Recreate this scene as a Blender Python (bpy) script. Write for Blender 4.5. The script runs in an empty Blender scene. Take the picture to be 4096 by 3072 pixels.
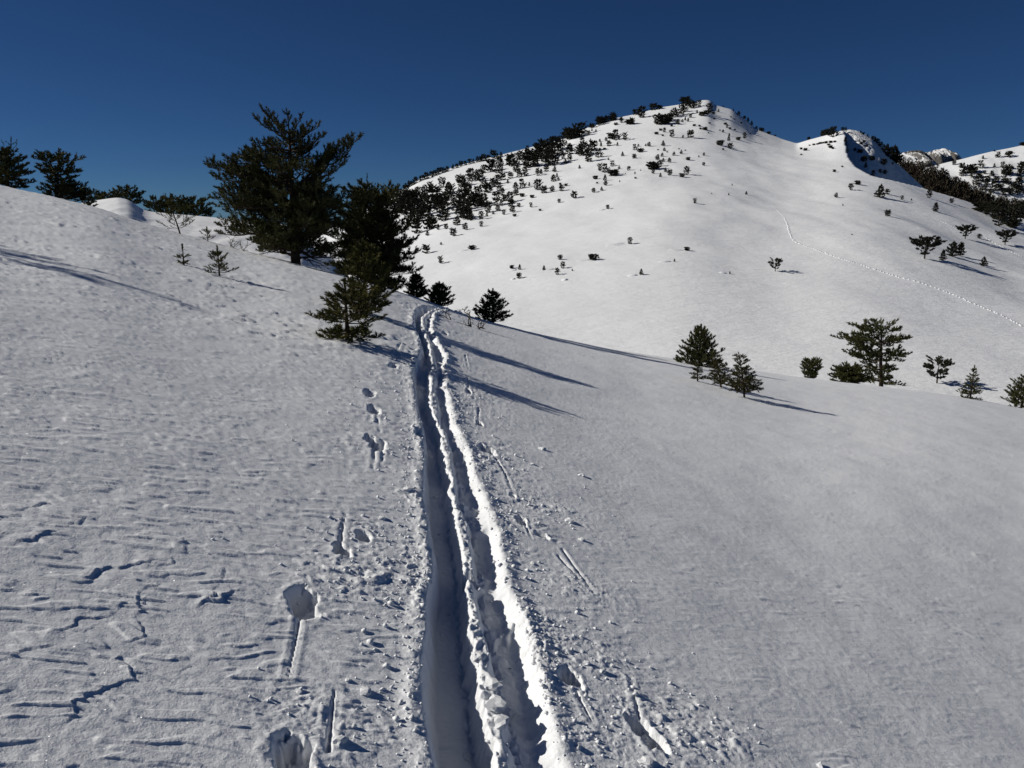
import bpy, math, random
import numpy as np
from mathutils import Vector, Matrix

# ---------------------------------------------------------------- camera, sky, sun, exposure
SC = bpy.context.scene
COL = SC.collection
EYE = 1.6
FPX = 768.0                       # focal length in pixels of a 1024 px wide picture
PITCH = math.atan((384 - 215) / FPX)
cam_data = bpy.data.cameras.new("camera")
cam_data.sensor_width = 36.0
cam_data.lens = 36.0 * FPX / 1024.0
cam_data.clip_start = 0.05
cam_data.clip_end = 8000
cam = bpy.data.objects.new("camera", cam_data)
cam.location = (0, 0, EYE)
cam.rotation_euler = (math.pi / 2 - PITCH, 0, 0)
COL.objects.link(cam)
SC.camera = cam

SUN_DIR = Vector((-1.0, 0.12, 0.635)).normalized()     # towards the sun
SUN_EL = math.asin(SUN_DIR.z)
SUN_AZ = math.atan2(SUN_DIR.x, SUN_DIR.y)              # clockwise from +Y
world = bpy.data.worlds.new("World")
SC.world = world
world.use_nodes = True
nt = world.node_tree
nt.nodes.clear()
w_out = nt.nodes.new("ShaderNodeOutputWorld")
w_bg = nt.nodes.new("ShaderNodeBackground")
w_sky = nt.nodes.new("ShaderNodeTexSky")
w_sky.sky_type = 'NISHITA'
w_sky.sun_disc = False
w_sky.sun_elevation = SUN_EL
w_sky.sun_rotation = SUN_AZ
w_sky.altitude = 2200
w_sky.air_density = 0.7
w_sky.dust_density = 0.0
w_sky.ozone_density = 10.0
w_bg.inputs["Strength"].default_value = 0.05
w_tint = nt.nodes.new("ShaderNodeMix"); w_tint.data_type = 'RGBA'; w_tint.blend_type = 'MULTIPLY'
w_tint.inputs[0].default_value = 1.0
w_tint.inputs[7].default_value = (0.55, 0.685, 0.755, 1)      # deep, dry mountain air
nt.links.new(w_sky.outputs[0], w_tint.inputs[6])
nt.links.new(w_tint.outputs[2], w_bg.inputs[0])
nt.links.new(w_bg.outputs[0], w_out.inputs[0])

sun_data = bpy.data.lights.new("sun", 'SUN')
sun_data.energy = 5.0
sun_data.angle = math.radians(0.5)
sun_data.color = (1.0, 0.945, 0.845)
sun = bpy.data.objects.new("sun", sun_data)
sun.rotation_euler = SUN_DIR.to_track_quat('Z', 'Y').to_euler()
sun.location = (-200, 20, 120)
COL.objects.link(sun)

SC.view_settings.view_transform = 'Standard'
SC.view_settings.look = 'None'
SC.view_settings.exposure = -0.23
SC.view_settings.gamma = 1.0
SC.view_settings.use_curve_mapping = False

SC.cycles.diffuse_bounces = 2
SC.cycles.max_bounces = 4

# ---------------------------------------------------------------- small helpers
def smooth(a, b, x):
    t = np.clip((x - a) / (b - a), 0, 1)
    return t * t * (3 - 2 * t)

def ray(px, py):
    """direction through a picture point as (x per metre of depth y, z per metre of depth y)"""
    cx, cy = (px - 512) / FPX, (384 - py) / FPX
    dy = math.cos(PITCH) + cy * math.sin(PITCH)
    dz = -math.sin(PITCH) + cy * math.cos(PITCH)
    return cx / dy, dz / dy

UG = np.linspace(-3.2, 3.2, 12801)

def table(pts, blur=0.006, slope_l=None, slope_r=None, vals=False):
    """picture contour -> table of elevation slope over UG; vals: pts already (px, value)"""
    if vals:
        us = np.array([ray(p[0], 250)[0] for p in pts]); es = np.array([p[1] for p in pts], float)
    else:
        r = [ray(*p) for p in pts]
        us = np.array([a for a, b in r]); es = np.array([b for a, b in r])
    o = np.argsort(us); us, es = us[o], es[o]
    t = np.interp(UG, us, es)
    if slope_l is not None:
        t = np.where(UG < us[0], es[0] + (UG - us[0]) * slope_l, t)
    if slope_r is not None:
        t = np.where(UG > us[-1], es[-1] + (UG - us[-1]) * slope_r, t)
    n = max(1, int(blur / (UG[1] - UG[0])))
    k = np.exp(-0.5 * (np.arange(-3 * n, 3 * n + 1) / n) ** 2); k /= k.sum()
    return np.convolve(np.pad(t, 3 * n, mode='edge'), k, mode='valid')

def look(tab, u):
    return np.interp(u, UG, tab)

_rs = np.random.RandomState(7)
_perm = _rs.permutation(4096)
_ga = _rs.rand(4096) * 2 * np.pi
_gx, _gy = np.cos(_ga), np.sin(_ga)

def noise(x, y, seed=0):
    x = np.asarray(x, float) + seed * 37.17; y = np.asarray(y, float) + seed * 11.73
    xi = np.floor(x).astype(np.int64); yi = np.floor(y).astype(np.int64)
    fx, fy = x - xi, y - yi
    def g(ix, iy, dx, dy):
        h = _perm[(_perm[ix & 4095] + iy) & 4095]
        return _gx[h] * dx + _gy[h] * dy
    sx = fx * fx * fx * (fx * (fx * 6 - 15) + 10); sy = fy * fy * fy * (fy * (fy * 6 - 15) + 10)
    a = g(xi, yi, fx, fy); b = g(xi + 1, yi, fx - 1, fy)
    c = g(xi, yi + 1, fx, fy - 1); d = g(xi + 1, yi + 1, fx - 1, fy - 1)
    return ((a + (b - a) * sx) * (1 - sy) + (c + (d - c) * sx) * sy) * 1.5

def fbm(x, y, seed=0, n=3, lac=2.1, gain=0.5):
    s = 0; a = 1.0
    for i in range(n):
        s = s + a * noise(x, y, seed + i * 5); x = x * lac; y = y * lac; a *= gain
    return s

def mesh_from(name, verts, faces, smooth_shade=False):
    """verts (n,3), faces (m,3|4) or a list of such arrays"""
    me = bpy.data.meshes.new(name)
    verts = np.asarray(verts, np.float32)
    if not isinstance(faces, list): faces = [faces]
    faces = [np.asarray(f, np.int32) for f in faces if len(f)]
    nl = sum(f.size for f in faces); nf = sum(len(f) for f in faces)
    me.vertices.add(len(verts)); me.loops.add(nl); me.polygons.add(nf)
    me.vertices.foreach_set("co", verts.ravel())
    me.loops.foreach_set("vertex_index", np.concatenate([f.ravel() for f in faces]))
    tot = np.concatenate([np.full(len(f), f.shape[1], np.int32) for f in faces])
    start = np.concatenate([[0], np.cumsum(tot)[:-1]]).astype(np.int32)
    me.polygons.foreach_set("loop_start", start)
    if smooth_shade: me.polygons.foreach_set("use_smooth", np.ones(nf, bool))
    me.update(calc_edges=True)
    return me

def add_obj(name, me, mat=None, parent=None, loc=None, **props):
    o = bpy.data.objects.new(name, me); COL.objects.link(o)
    if mat is not None and me is not None and len(me.materials) == 0: me.materials.append(mat)
    if parent is not None: o.parent = parent
    if loc is not None: o.location = loc
    for k, v in props.items():
        if v: o[k] = v
    return o

def grid_faces(nr, nc):
    i = np.arange(nr - 1)[:, None] * nc + np.arange(nc - 1)[None, :]
    i = i.ravel()
    return np.stack([i, i + 1, i + nc + 1, i + nc], 1)

# ---------------------------------------------------------------- materials
def mat_new(name):
    m = bpy.data.materials.new(name); m.use_nodes = True
    n = m.node_tree.nodes; b = n["Principled BSDF"]
    return m, n, m.node_tree.links, b

def noise_node(n, l, scale, detail=3, rough=0.55, coord=None, stretch=None):
    t = n.new("ShaderNodeTexNoise"); t.inputs["Scale"].default_value = scale
    t.inputs["Detail"].default_value = detail; t.inputs["Roughness"].default_value = rough
    if stretch is not None:
        mp = n.new("ShaderNodeMapping"); mp.inputs["Scale"].default_value = stretch
        l.new(coord, mp.inputs[0]); l.new(mp.outputs[0], t.inputs["Vector"])
    elif coord is not None:
        l.new(coord, t.inputs["Vector"])
    return t

def snow_material(name, layers, base=(0.835, 0.858, 0.895), glint=0.0):
    m, n, l, b = mat_new(name)
    tc = n.new("ShaderNodeTexCoord")
    b.inputs["Roughness"].default_value = 0.6
    b.inputs["Specular IOR Level"].default_value = 0.15
    prev = None
    for scale, dist, strength, stretch in layers:
        t = noise_node(n, l, scale, 3, 0.6, tc.outputs["Object"], stretch)
        bp = n.new("ShaderNodeBump"); bp.inputs["Strength"].default_value = strength
        bp.inputs["Distance"].default_value = dist
        l.new(t.outputs[0], bp.inputs["Height"])
        if prev is not None: l.new(prev.outputs[0], bp.inputs["Normal"])
        prev = bp
    if prev is not None: l.new(prev.outputs[0], b.inputs["Normal"])
    if glint:
        # ice crystals: facets a few millimetres wide, each tilted its own way
        vo = n.new("ShaderNodeTexVoronoi"); vo.inputs["Scale"].default_value = 300.0
        l.new(tc.outputs["Object"], vo.inputs["Vector"])
        su = n.new("ShaderNodeVectorMath"); su.operation = 'SUBTRACT'; su.inputs[1].default_value = (0.5, 0.5, 0.5)
        sc = n.new("ShaderNodeVectorMath"); sc.operation = 'SCALE'; sc.inputs["Scale"].default_value = 2.0
        ge = n.new("ShaderNodeNewGeometry"); ad = n.new("ShaderNodeVectorMath"); no = n.new("ShaderNodeVectorMath"); no.operation = 'NORMALIZE'
        l.new(vo.outputs["Color"], su.inputs[0]); l.new(su.outputs[0], sc.inputs[0]); l.new(sc.outputs[0], ad.inputs[0])
        l.new(ge.outputs["Normal"], ad.inputs[1]); l.new(ad.outputs[0], no.inputs[0])
        b.inputs["Coat Weight"].default_value = glint; b.inputs["Coat Roughness"].default_value = 0.16; b.inputs["Coat IOR"].default_value = 1.31
        l.new(no.outputs[0], b.inputs["Coat Normal"])
    t = noise_node(n, l, 0.7, 4, 0.6, tc.outputs["Object"])
    mx = n.new("ShaderNodeMix"); mx.data_type = 'RGBA'
    mx.inputs[6].default_value = (base[0] * 0.955, base[1] * 0.957, base[2] * 0.96, 1)
    mx.inputs[7].default_value = (*base, 1)
    l.new(t.outputs[0], mx.inputs[0]); l.new(mx.outputs[2], b.inputs["Base Color"])
    return m

SNOW = snow_material("wind_packed_snow", [(4.0, 0.05, 0.10, (1, 2.2, 1)), (30.0, 0.010, 0.30, (1, 2.0, 1)), (140.0, 0.004, 0.45, None)], glint=0.06)
SNOW_FAR = snow_material("far_snow", [(0.12, 1.2, 0.30, (1, 2.5, 1)), (0.9, 0.25, 0.40, (1, 2.5, 1)), (3.0, 0.08, 0.55, (1, 2.0, 1))])

def leaf_material(name, c0, c1):
    m, n, l, b = mat_new(name)
    tc = n.new("ShaderNodeTexCoord"); oi = n.new("ShaderNodeObjectInfo")
    t = noise_node(n, l, 2.2, 3, 0.6, tc.outputs["Object"])
    ad = n.new("ShaderNodeMath"); ad.operation = 'MULTIPLY_ADD'
    ad.inputs[1].default_value = 0.35; l.new(oi.outputs["Random"], ad.inputs[0]); l.new(t.outputs[0], ad.inputs[2])
    rp = n.new("ShaderNodeValToRGB"); rp.color_ramp.elements[0].position = 0.4; rp.color_ramp.elements[1].position = 0.95
    rp.color_ramp.elements[0].color = (*c0, 1); rp.color_ramp.elements[1].color = (*c1, 1)
    l.new(ad.outputs[0], rp.inputs[0]); l.new(rp.outputs[0], b.inputs["Base Color"])
    b.inputs["Roughness"].default_value = 0.7; b.inputs["Specular IOR Level"].default_value = 0.12
    return m

PINE = leaf_material("pine_needles", (0.042, 0.048, 0.020), (0.082, 0.080, 0.028))
YOUNG = leaf_material("young_pine_needles", (0.050, 0.054, 0.018), (0.105, 0.095, 0.024))
JUNIPER = leaf_material("juniper_needles", (0.038, 0.044, 0.018), (0.075, 0.062, 0.026))
FARPINE = leaf_material("distant_pine_needles", (0.024, 0.026, 0.020), (0.036, 0.037, 0.025))
FOREST = leaf_material("bare_wood_twigs", (0.022, 0.019, 0.015), (0.040, 0.032, 0.022))

def bark_material(name, c0, c1):
    m, n, l, b = mat_new(name)
    tc = n.new("ShaderNodeTexCoord")
    t = noise_node(n, l, 14, 4, 0.65, tc.outputs["Object"], (1, 1, 0.3))
    rp = n.new("ShaderNodeValToRGB"); rp.color_ramp.elements[0].color = (*c0, 1); rp.color_ramp.elements[1].color = (*c1, 1)
    l.new(t.outputs[0], rp.inputs[0]); l.new(rp.outputs[0], b.inputs["Base Color"])
    bp = n.new("ShaderNodeBump"); bp.inputs["Strength"].default_value = 0.6; bp.inputs["Distance"].default_value = 0.02
    l.new(t.outputs[0], bp.inputs["Height"]); l.new(bp.outputs[0], b.inputs["Normal"])
    b.inputs["Roughness"].default_value = 0.85; b.inputs["Specular IOR Level"].default_value = 0.1
    return m

BARK = bark_material("pine_bark", (0.030, 0.023, 0.018), (0.085, 0.062, 0.045))
DEAD = bark_material("weathered_wood", (0.045, 0.036, 0.030), (0.10, 0.08, 0.065))

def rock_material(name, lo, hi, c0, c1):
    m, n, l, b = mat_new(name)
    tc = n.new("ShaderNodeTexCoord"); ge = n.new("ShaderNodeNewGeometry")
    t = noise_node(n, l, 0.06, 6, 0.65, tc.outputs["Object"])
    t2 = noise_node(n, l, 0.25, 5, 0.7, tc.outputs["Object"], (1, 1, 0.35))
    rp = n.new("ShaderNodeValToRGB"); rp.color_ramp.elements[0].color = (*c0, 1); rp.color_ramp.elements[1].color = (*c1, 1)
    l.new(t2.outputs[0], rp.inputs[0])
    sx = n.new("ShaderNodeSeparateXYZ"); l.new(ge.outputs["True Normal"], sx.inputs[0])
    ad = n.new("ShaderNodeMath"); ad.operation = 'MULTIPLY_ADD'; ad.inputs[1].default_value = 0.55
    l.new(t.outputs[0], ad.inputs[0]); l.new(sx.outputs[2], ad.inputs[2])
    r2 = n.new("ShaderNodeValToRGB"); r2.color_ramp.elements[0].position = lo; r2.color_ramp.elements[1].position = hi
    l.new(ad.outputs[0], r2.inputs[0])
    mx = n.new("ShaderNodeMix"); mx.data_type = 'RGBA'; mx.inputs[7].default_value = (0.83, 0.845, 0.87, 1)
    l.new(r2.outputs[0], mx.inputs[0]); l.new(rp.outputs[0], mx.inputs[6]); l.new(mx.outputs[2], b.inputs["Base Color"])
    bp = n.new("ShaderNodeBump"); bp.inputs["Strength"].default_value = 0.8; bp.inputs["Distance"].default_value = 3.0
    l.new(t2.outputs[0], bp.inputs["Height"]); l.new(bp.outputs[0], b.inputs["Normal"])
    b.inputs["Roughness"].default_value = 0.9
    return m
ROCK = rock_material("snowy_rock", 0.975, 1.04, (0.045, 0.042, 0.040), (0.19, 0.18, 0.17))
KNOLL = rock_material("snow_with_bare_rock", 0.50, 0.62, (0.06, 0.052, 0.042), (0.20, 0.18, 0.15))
# ---------------------------------------------------------------- the near slope: z(x, y) with the eye 1.6 m over (0, 0)
E_EDGE = table([(0,186),(48.6,196),(77,203),(108,209.5),(128,219),(158,227.6),(181,234),(215,243.5),(250,254),(276,257.5),
                (295,263),(316,269),(332,273),(360,280),(397,290.5),(430,303),(452.6,311),(476,319),(515,328),(550,337),(600,347),(650,356),
                (684,360),(714,365),(738,368),(802,378),(829,381),(878,386),(920,391),(961,397),(1000,404),(1024,409)], 0.028, -0.27, -0.16)
R_EDGE = table([(-200,23),(0,23),(230,22),(400,20),(560,22),(800,30),(1024,34),(1300,36)], 0.08, vals=True)
S_NEAR = E_EDGE + 2 * EYE / R_EDGE
K_NEAR = 2 * EYE / R_EDGE ** 2
A_PL, B_PL, K_PL = -0.320, 0.018, 0.0072

def near_base(x, y):
    yy = np.maximum(y, 1e-3); u = np.clip(x / yy, -3.1, 3.1)
    w = smooth(2.0, 9.0, y)
    lin = A_PL * x + B_PL * y - 0.5 * K_PL * y * y * (y > 0)
    return lin * (1 - w) + w * (look(S_NEAR, u) * yy - 0.5 * look(K_NEAR, u) * yy * yy)

YS = np.exp(np.linspace(math.log(0.4), math.log(70), 6000))
def on_near(px, py):
    """where the sight line through a picture point meets the near slope"""
    u, e = ray(px, py)
    gap = near_base(u * YS, YS) - (EYE + e * YS)
    hit = np.nonzero(gap >= 0)[0]
    y = YS[hit[0]] if len(hit) else YS[100 + np.argmax(gap[100:])]
    return u * y, y

def near_pts(pts, s=1 / 2.16016):
    return np.array([on_near(p[0] * s, p[1] * s) for p in pts])

# ------- the ski track: four edges traced along it, in metres
def edge_line(full):
    q = np.array([on_near(a / 4.0, b / 4.0) for a, b in full])
    q = q[np.argsort(q[:, 1])]
    d = q[1] - q[0] if abs(q[1][1] - q[0][1]) > 0.05 else q[2] - q[0]
    n0 = q[0] - d * (q[0][1] - 0.3) / d[1] * 1.0
    n0[0] = q[0][0] + (n0[0] - q[0][0]) * 0.5
    return np.vstack([n0, q])
T_EL = edge_line([(1745,3072),(1720,2960),(1692,2804),(1692,2606),(1709,2536),(1713,2380),(1741,2296),(1727,2197),(1717,2105),(1695,1985),(1699,1900),
                  (1703,1827),(1698,1755),(1693,1692),(1669,1634),(1666,1576),(1654,1518),(1659,1470),(1681,1431),(1686,1383),(1662,1320),(1657,1272),(1668,1240),(1690,1226)])
T_A = edge_line([(1974,3072),(1946,2946),(1918,2804),(1893,2734),(1886,2613),(1865,2522),(1851,2352),(1844,2267),(1840,2204),(1815,2077),(1798,1985),(1787,1900),
                 (1775,1851),(1763,1779),(1758,1730),(1734,1663),(1710,1600),(1715,1557),(1712,1489),(1724,1451),(1700,1369),(1681,1311),(1681,1267),(1705,1245),(1730,1235)])
T_B = edge_line([(2052,3072),(2024,2889),(1970,2680),(1953,2578),(1925,2480),(1904,2395),(1897,2280),(1890,2183),(1875,2084),(1832,2013),(1819,1900),(1816,1875),
                 (1802,1779),(1787,1726),(1758,1682),(1753,1600),(1739,1547),(1751,1489),(1741,1441),(1720,1364),(1703,1311),(1705,1267),(1722,1254),(1742,1243)])
T_ER = edge_line([(2271,3072),(2222,2931),(2186,2804),(2158,2677),(2133,2571),(2094,2479),(2038,2352),(2010,2239),(1996,2147),(1946,2013),(1904,1900),
                  (1879,1817),(1850,1750),(1821,1692),(1811,1634),(1787,1552),(1787,1509),(1782,1460),(1778,1417),(1745,1369),(1728,1316),(1735,1253),(1780,1240)])

def along(line, y):
    return np.interp(y, line[:, 1], line[:, 0])

# ------- pole holes and their drag lines (picture points at 2212 px width)
HOLES = [(656,1303,0.085,0.085,0.10),(740,1193,0.055,0.05,0.08),(784,1160,0.05,0.045,0.08),(628,1640,0.085,0.075,0.10),(814,962,0.07,0.10,0.07),
         (800,950,0.05,0.07,0.06),(808,886,0.06,0.09,0.05),(797,848,0.06,0.10,0.06),(1232,1466,0.062,0.05,0.085),(1385,1575,0.06,0.05,0.08),(1412,1603,0.06,0.045,0.09),
         (1126,1130,0.045,0.05,0.06),(1172,1160,0.05,0.03,0.06),(1052,970,0.09,0.08,0.07),(1036,912,0.04,0.06,0.05),(1012,846,0.04,0.08,0.05),
         (930,1178,0.035,0.06,0.05),(908,935,0.06,0.09,0.05),(1108,1072,0.03,0.03,0.04),(962,720,0.06,0.2,0.04),(850,790,0.05,0.14,0.04),(1015,1240,0.05,0.04,0.05)]
DRAGS = [([(645,1338),(640,1370),(622,1464)],0.020,0.035),([(735,1180),(740,1140),(746,1112)],0.018,0.04),([(708,1625),(715,1560),(723,1490)],0.024,0.05),
         ([(809,975),(805,1016)],0.02,0.03),([(829,978),(824,1006)],0.016,0.03),([(812,892),(821,934)],0.018,0.03),([(806,890),(796,910)],0.018,0.03),
         ([(1245,1498),(1279,1560)],0.020,0.035),([(1383,1560),(1374,1520),(1361,1464)],0.017,0.035),([(1215,1190),(1281,1282)],0.018,0.03),
         ([(1206,1203),(1250,1252)],0.018,0.025),([(1072,990),(1092,1025),(1110,1070)],0.018,0.035),([(1034,880),(1034,912)],0.02,0.03),
         ([(1010,815),(1013,842)],0.02,0.035),([(1136,1140),(1148,1166)],0.012,0.025),([(865,745),(845,790)],0.03,0.03),([(1005,768),(1012,800)],0.02,0.03)]
# ------- ragged crust steps (picture points at 1024 px width)
C5 = lambda pts: [(p[0] * .169, 487.5 + p[1] * .169) for p in pts]
STEPS = [C5([(1080,350),(1030,420),(940,460),(915,510),(950,575),(865,590),(820,640),(830,720),(785,755),(845,810),(840,890),(720,930),(735,1000),(750,1050),(770,1090)]),
         C5([(740,700),(610,740),(520,770),(465,800)]),C5([(400,890),(330,915),(250,945),(190,970)]),C5([(1230,1085),(1030,1095),(930,1120),(820,1185)]),
         C5([(205,115),(95,140),(110,170),(20,185)]),C5([(250,245),(100,265),(0,285),(-60,300)]),C5([(450,215),(370,240),(330,270),(230,295)]),
         C5([(590,1195),(500,1220),(455,1275)]),C5([(560,310),(515,330)]),C5([(1310,555),(1275,610)]),C5([(800,460),(700,485),(620,498)]),C5([(1375,640),(1325,660)])]
CRUMB_ZONES = [(800,1255,0.28,0.22,1.0),(870,1240,0.25,0.3,0.9),(790,1140,0.16,0.10,0.8),(735,1150,0.1,0.15,0.5),(680,1280,0.1,0.1,0.6),(700,1560,0.2,0.15,0.6),
               (1150,1085,0.3,0.25,0.7),(1120,1120,0.2,0.2,0.6),(1250,1270,0.25,0.2,0.5),(1170,1380,0.3,0.25,0.6),(1280,1420,0.3,0.18,0.5),(1460,1560,0.28,0.2,1.0),
               (1400,1640,0.25,0.1,0.7),(1060,985,0.3,0.5,0.8),(1030,860,0.3,0.7,0.7),(820,975,0.3,0.4,0.6),(830,900,0.3,0.5,0.5),(850,800,0.4,0.8,0.5),
               (990,870,0.25,0.8,0.7),(905,1090,0.12,0.3,0.6),(880,1065,0.1,0.1,0.7)]

def seg_dist(x, y, p, q):
    d = q - p; L2 = max(d @ d, 1e-9)
    t = np.clip(((x - p[0]) * d[0] + (y - p[1]) * d[1]) / L2, 0, 1)
    return np.hypot(x - p[0] - t * d[0], y - p[1] - t * d[1]), t

def crumb_mask(x, y):
    m = np.zeros_like(x)
    for px, py, rx, ry, a in CRUMB_ZONES:
        cx, cy = ZONE_C[(px, py)]
        m = np.maximum(m, a * np.exp(-((x - cx) / rx) ** 2 - ((y - cy) / ry) ** 2))
    return m
ZONE_C = {(z[0], z[1]): on_near(z[0] / 2.16016, z[1] / 2.16016) for z in CRUMB_ZONES}

def relief(x, y):
    """everything the wind and the skiers pressed into or threw on to the snow, in metres"""
    z = np.zeros_like(x)
    # gentle swells
    z += 0.022 * fbm(x / 3.1, y / 3.6, 1, 3) * smooth(1.5, 6, y)
    z += 0.006 * fbm(x / 0.55, y / 0.42, 3, 2)
    # wind crust: fine ripples drawn out along the wind, a few raised plates
    wl = smooth(1.4, -1.2, x)
    mid = smooth(4.5, 8.0, y) * smooth(0.1, -1.4, x)
    wx = x + 0.06 * fbm(x / 0.3, y / 0.3, 11, 2); wy = y + 0.05 * fbm(x / 0.3, y / 0.3, 15, 2)
    xr = 0.975 * wx + 0.22 * wy; yr = -0.22 * wx + 0.975 * wy
    patchy = smooth(-0.3, 0.35, fbm(x / 2.6, y / 2.0, 25, 2))
    n1 = fbm(xr / 0.80, yr / 0.42, 21, 3); n2 = fbm(xr / 0.46, yr / 0.11, 31, 3); n3 = fbm(xr / 0.19, yr / 0.042, 41, 2)
    z += 0.0014 * wl * patchy * smooth(0.30, 0.36, n1) * smooth(1.3, 0.4, n1)
    z += (0.0006 * wl * (0.1 + 0.9 * patchy) + 0.0003) * smooth(0.44, 0.60, n2) * smooth(1.3, 0.45, n2)
    z += (0.0006 * wl + 0.0004) * smooth(0.18, 0.46, n3)
    z += 0.0007 * fbm(x / 0.035, y / 0.035, 51, 2)
    # right-hand slope: sparse thin scarps
    r1 = fbm(xr / 0.40, (yr + 0.25 * xr) / 0.07, 61, 2)
    z += 0.0040 * smooth(0.3, 1.2, x) * smooth(0.0, 0.5, fbm(x / 1.7, y / 0.8, 65, 2)) * smooth(0.40, 0.50, r1)
    # sastrugi: tapering to windward, cut off sharply to lee
    m = np.nonzero(mid > 0.01)[0]
    xm, ym = wx[m], y[m] + 0.03 * noise(x[m] / 0.2, y[m] / 0.2, 17)
    for sc, sy, amp, sd, th in ((0.85, 0.26, 0.020, 161, 0.44), (0.50, 0.14, 0.012, 171, 0.31), (0.26, 0.10, 0.009, 181, 0.27)):
        a = fbm(xm / sc, ym / sy, sd, 2); a2 = fbm((xm + 0.22 * sc) / sc, ym / sy, sd, 2); a3 = fbm((xm + 0.5 * sc) / sc, ym / sy, sd, 2)
        z[m] += amp * mid[m] * (0.35 + 0.65 * patchy[m]) * smooth(th, th + 0.10, a) * (0.35 + 0.65 * smooth(0.0, 0.6, a - a2 + 0.25)) * smooth(1.3, 0.6, a)
    z += (0.0010 + 0.0022 * wl) * smooth(0.15, 0.42, n3)
    z += (0.0008 + 0.0006 * wl) * fbm(x / 0.045, y / 0.035, 51, 2)
    # crust steps
    for st in STEPS:
        q = np.array([on_near(*p) for p in st])
        lo, hi = q.min(0) - 0.12, q.max(0) + 0.12
        m = np.nonzero((x > lo[0]) & (x < hi[0]) & (y > lo[1]) & (y < hi[1]))[0]
        if not len(m): continue
        xx = x[m] + 0.022 * fbm(x[m] / 0.07, y[m] / 0.07, 71, 2); yy = y[m] + 0.022 * fbm(x[m] / 0.07, y[m] / 0.07, 74, 2)
        d = np.full(len(m), 9.0)
        for a, b in zip(q[:-1], q[1:]): d = np.minimum(d, seg_dist(xx, yy, a, b)[0])
        # a broken edge: the crust stands a little proud to windward (left) and drops to lee
        cx = np.full(len(m), 0.0); dd = np.full(len(m), 9.0)
        for a, b in zip(q[:-1], q[1:]):
            di, ti = seg_dist(xx, yy, a, b); c = di < dd
            dd = np.where(c, di, dd); nx = b[1] - a[1]; ny = a[0] - b[0]; sg = 1.0 if nx > 0 or (nx == 0 and ny < 0) else -1.0
            cx = np.where(c, ((xx - a[0]) * nx + (yy - a[1]) * ny) * sg / max(math.hypot(nx, ny), 1e-6), cx)
        br = smooth(-0.45, 0.25, noise(xx / 0.10, yy / 0.13, 73)) * (0.6 + 0.6 * smooth(0.0, 0.5, noise(xx / 0.3, yy / 0.3, 75)))
        end = smooth(0.12, 0.03, np.abs(dd))
        z[m] += br * end * (0.0042 * np.exp(-np.maximum(-cx, 0) / 0.05) * (cx < 0) - 0.004 * np.exp(-np.maximum(cx, 0) / 0.010) * (cx >= 0))
    # trampled, crumbly snow
    m = np.nonzero((x > -1.5) & (x < 2.0) & (y < 14))[0]
    xm, ym = x[m], y[m]
    cm = crumb_mask(xm, ym)
    dl = xm - along(T_EL, ym); dr = xm - along(T_ER, ym)
    near_l = np.exp(-(np.minimum(dl, 0) / 0.09) ** 2) * (dl < 0.02); near_r = np.exp(-(np.maximum(dr, 0) / 0.09) ** 2) * (dr > -0.03)
    patch = smooth(-0.35, 0.35, fbm(xm / 0.35, ym / 0.5, 81, 2))
    cm = np.clip(0.85 * cm + (0.42 * near_l + 0.50 * near_r) * (0.35 + 0.65 * patch), 0, 1.1)
    lump = np.abs(fbm(xm / 0.026, ym / 0.026, 91, 2)) * 0.0075 + smooth(0.25, 0.6, fbm(xm / 0.055, ym / 0.050, 95, 2)) * 0.008 + smooth(0.4, 0.65, fbm(xm / 0.14, ym / 0.12, 97, 2)) * 0.010
    z[m] += cm * lump
    # holes and drag lines
    for px, py, rx, ry, dep in HOLES:
        cx, cy = on_near(px / 2.16016, py / 2.16016)
        m = np.nonzero((np.abs(x - cx) < rx * 3) & (np.abs(y - cy) < ry * 3))[0]
        if not len(m): continue
        rx *= 0.62
        qx = (x[m] - cx) / rx + 0.35 * (y[m] - cy) / ry; qy = (y[m] - cy) / ry
        r = (np.abs(qx) ** 3 + np.abs(qy) ** 3) ** (1 / 3) + 0.36 * noise(x[m] / 0.06, y[m] / 0.07, px % 50) + 0.14 * noise(x[m] / 0.018, y[m] / 0.018, px % 40)
        z[m] += -dep * (0.75 + 0.25 * (x[m] - cx) / rx * -1) * smooth(1.08, 0.86, r) + 0.005 * noise(x[m] / 0.02, y[m] / 0.02, 9) * (r < 1) + 0.003 * np.exp(-((r - 1.25) / 0.3) ** 2) * (1 + noise(x[m] / 0.03, y[m] / 0.03, 3))
    for pts, wd, dep in DRAGS:
        q = near_pts(pts)
        m = np.nonzero((x > q[:, 0].min() - .1) & (x < q[:, 0].max() + .1) & (y > q[:, 1].min() - .1) & (y < q[:, 1].max() + .1))[0]
        if not len(m): continue
        d = np.full(len(m), 9.0); tt = np.zeros(len(m)); n = len(q) - 1
        for i in range(n):
            di, ti = seg_dist(x[m], y[m], q[i], q[i + 1]); s = di < d
            d = np.where(s, di, d); tt = np.where(s, (i + ti) / n, tt)
        w = 0.46 * wd * (1.0 - 0.8 * tt) * (1 + 0.25 * noise(x[m] / 0.03, y[m] / 0.03, 5))
        z[m] += -0.5 * dep * (1 - 0.7 * tt) * smooth(w, w * 0.1, d) + 0.002 * np.exp(-((d - wd * 1.15) / (0.4 * wd)) ** 2)
    # the two ski grooves
    m = np.nonzero((x > -2.2) & (x < 3.0) & (y < 26))[0]
    xm, ym = x[m], y[m]
    upper = smooth(4.5, 9.0, ym)
    jit = 0.008 * noise(xm / 0.5, ym / 0.16, 101) + 0.005 * noise(xm / 0.2, ym / 0.045, 103) + 0.030 * upper * noise(xm * 0 + 4, ym / 0.38, 104)
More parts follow.
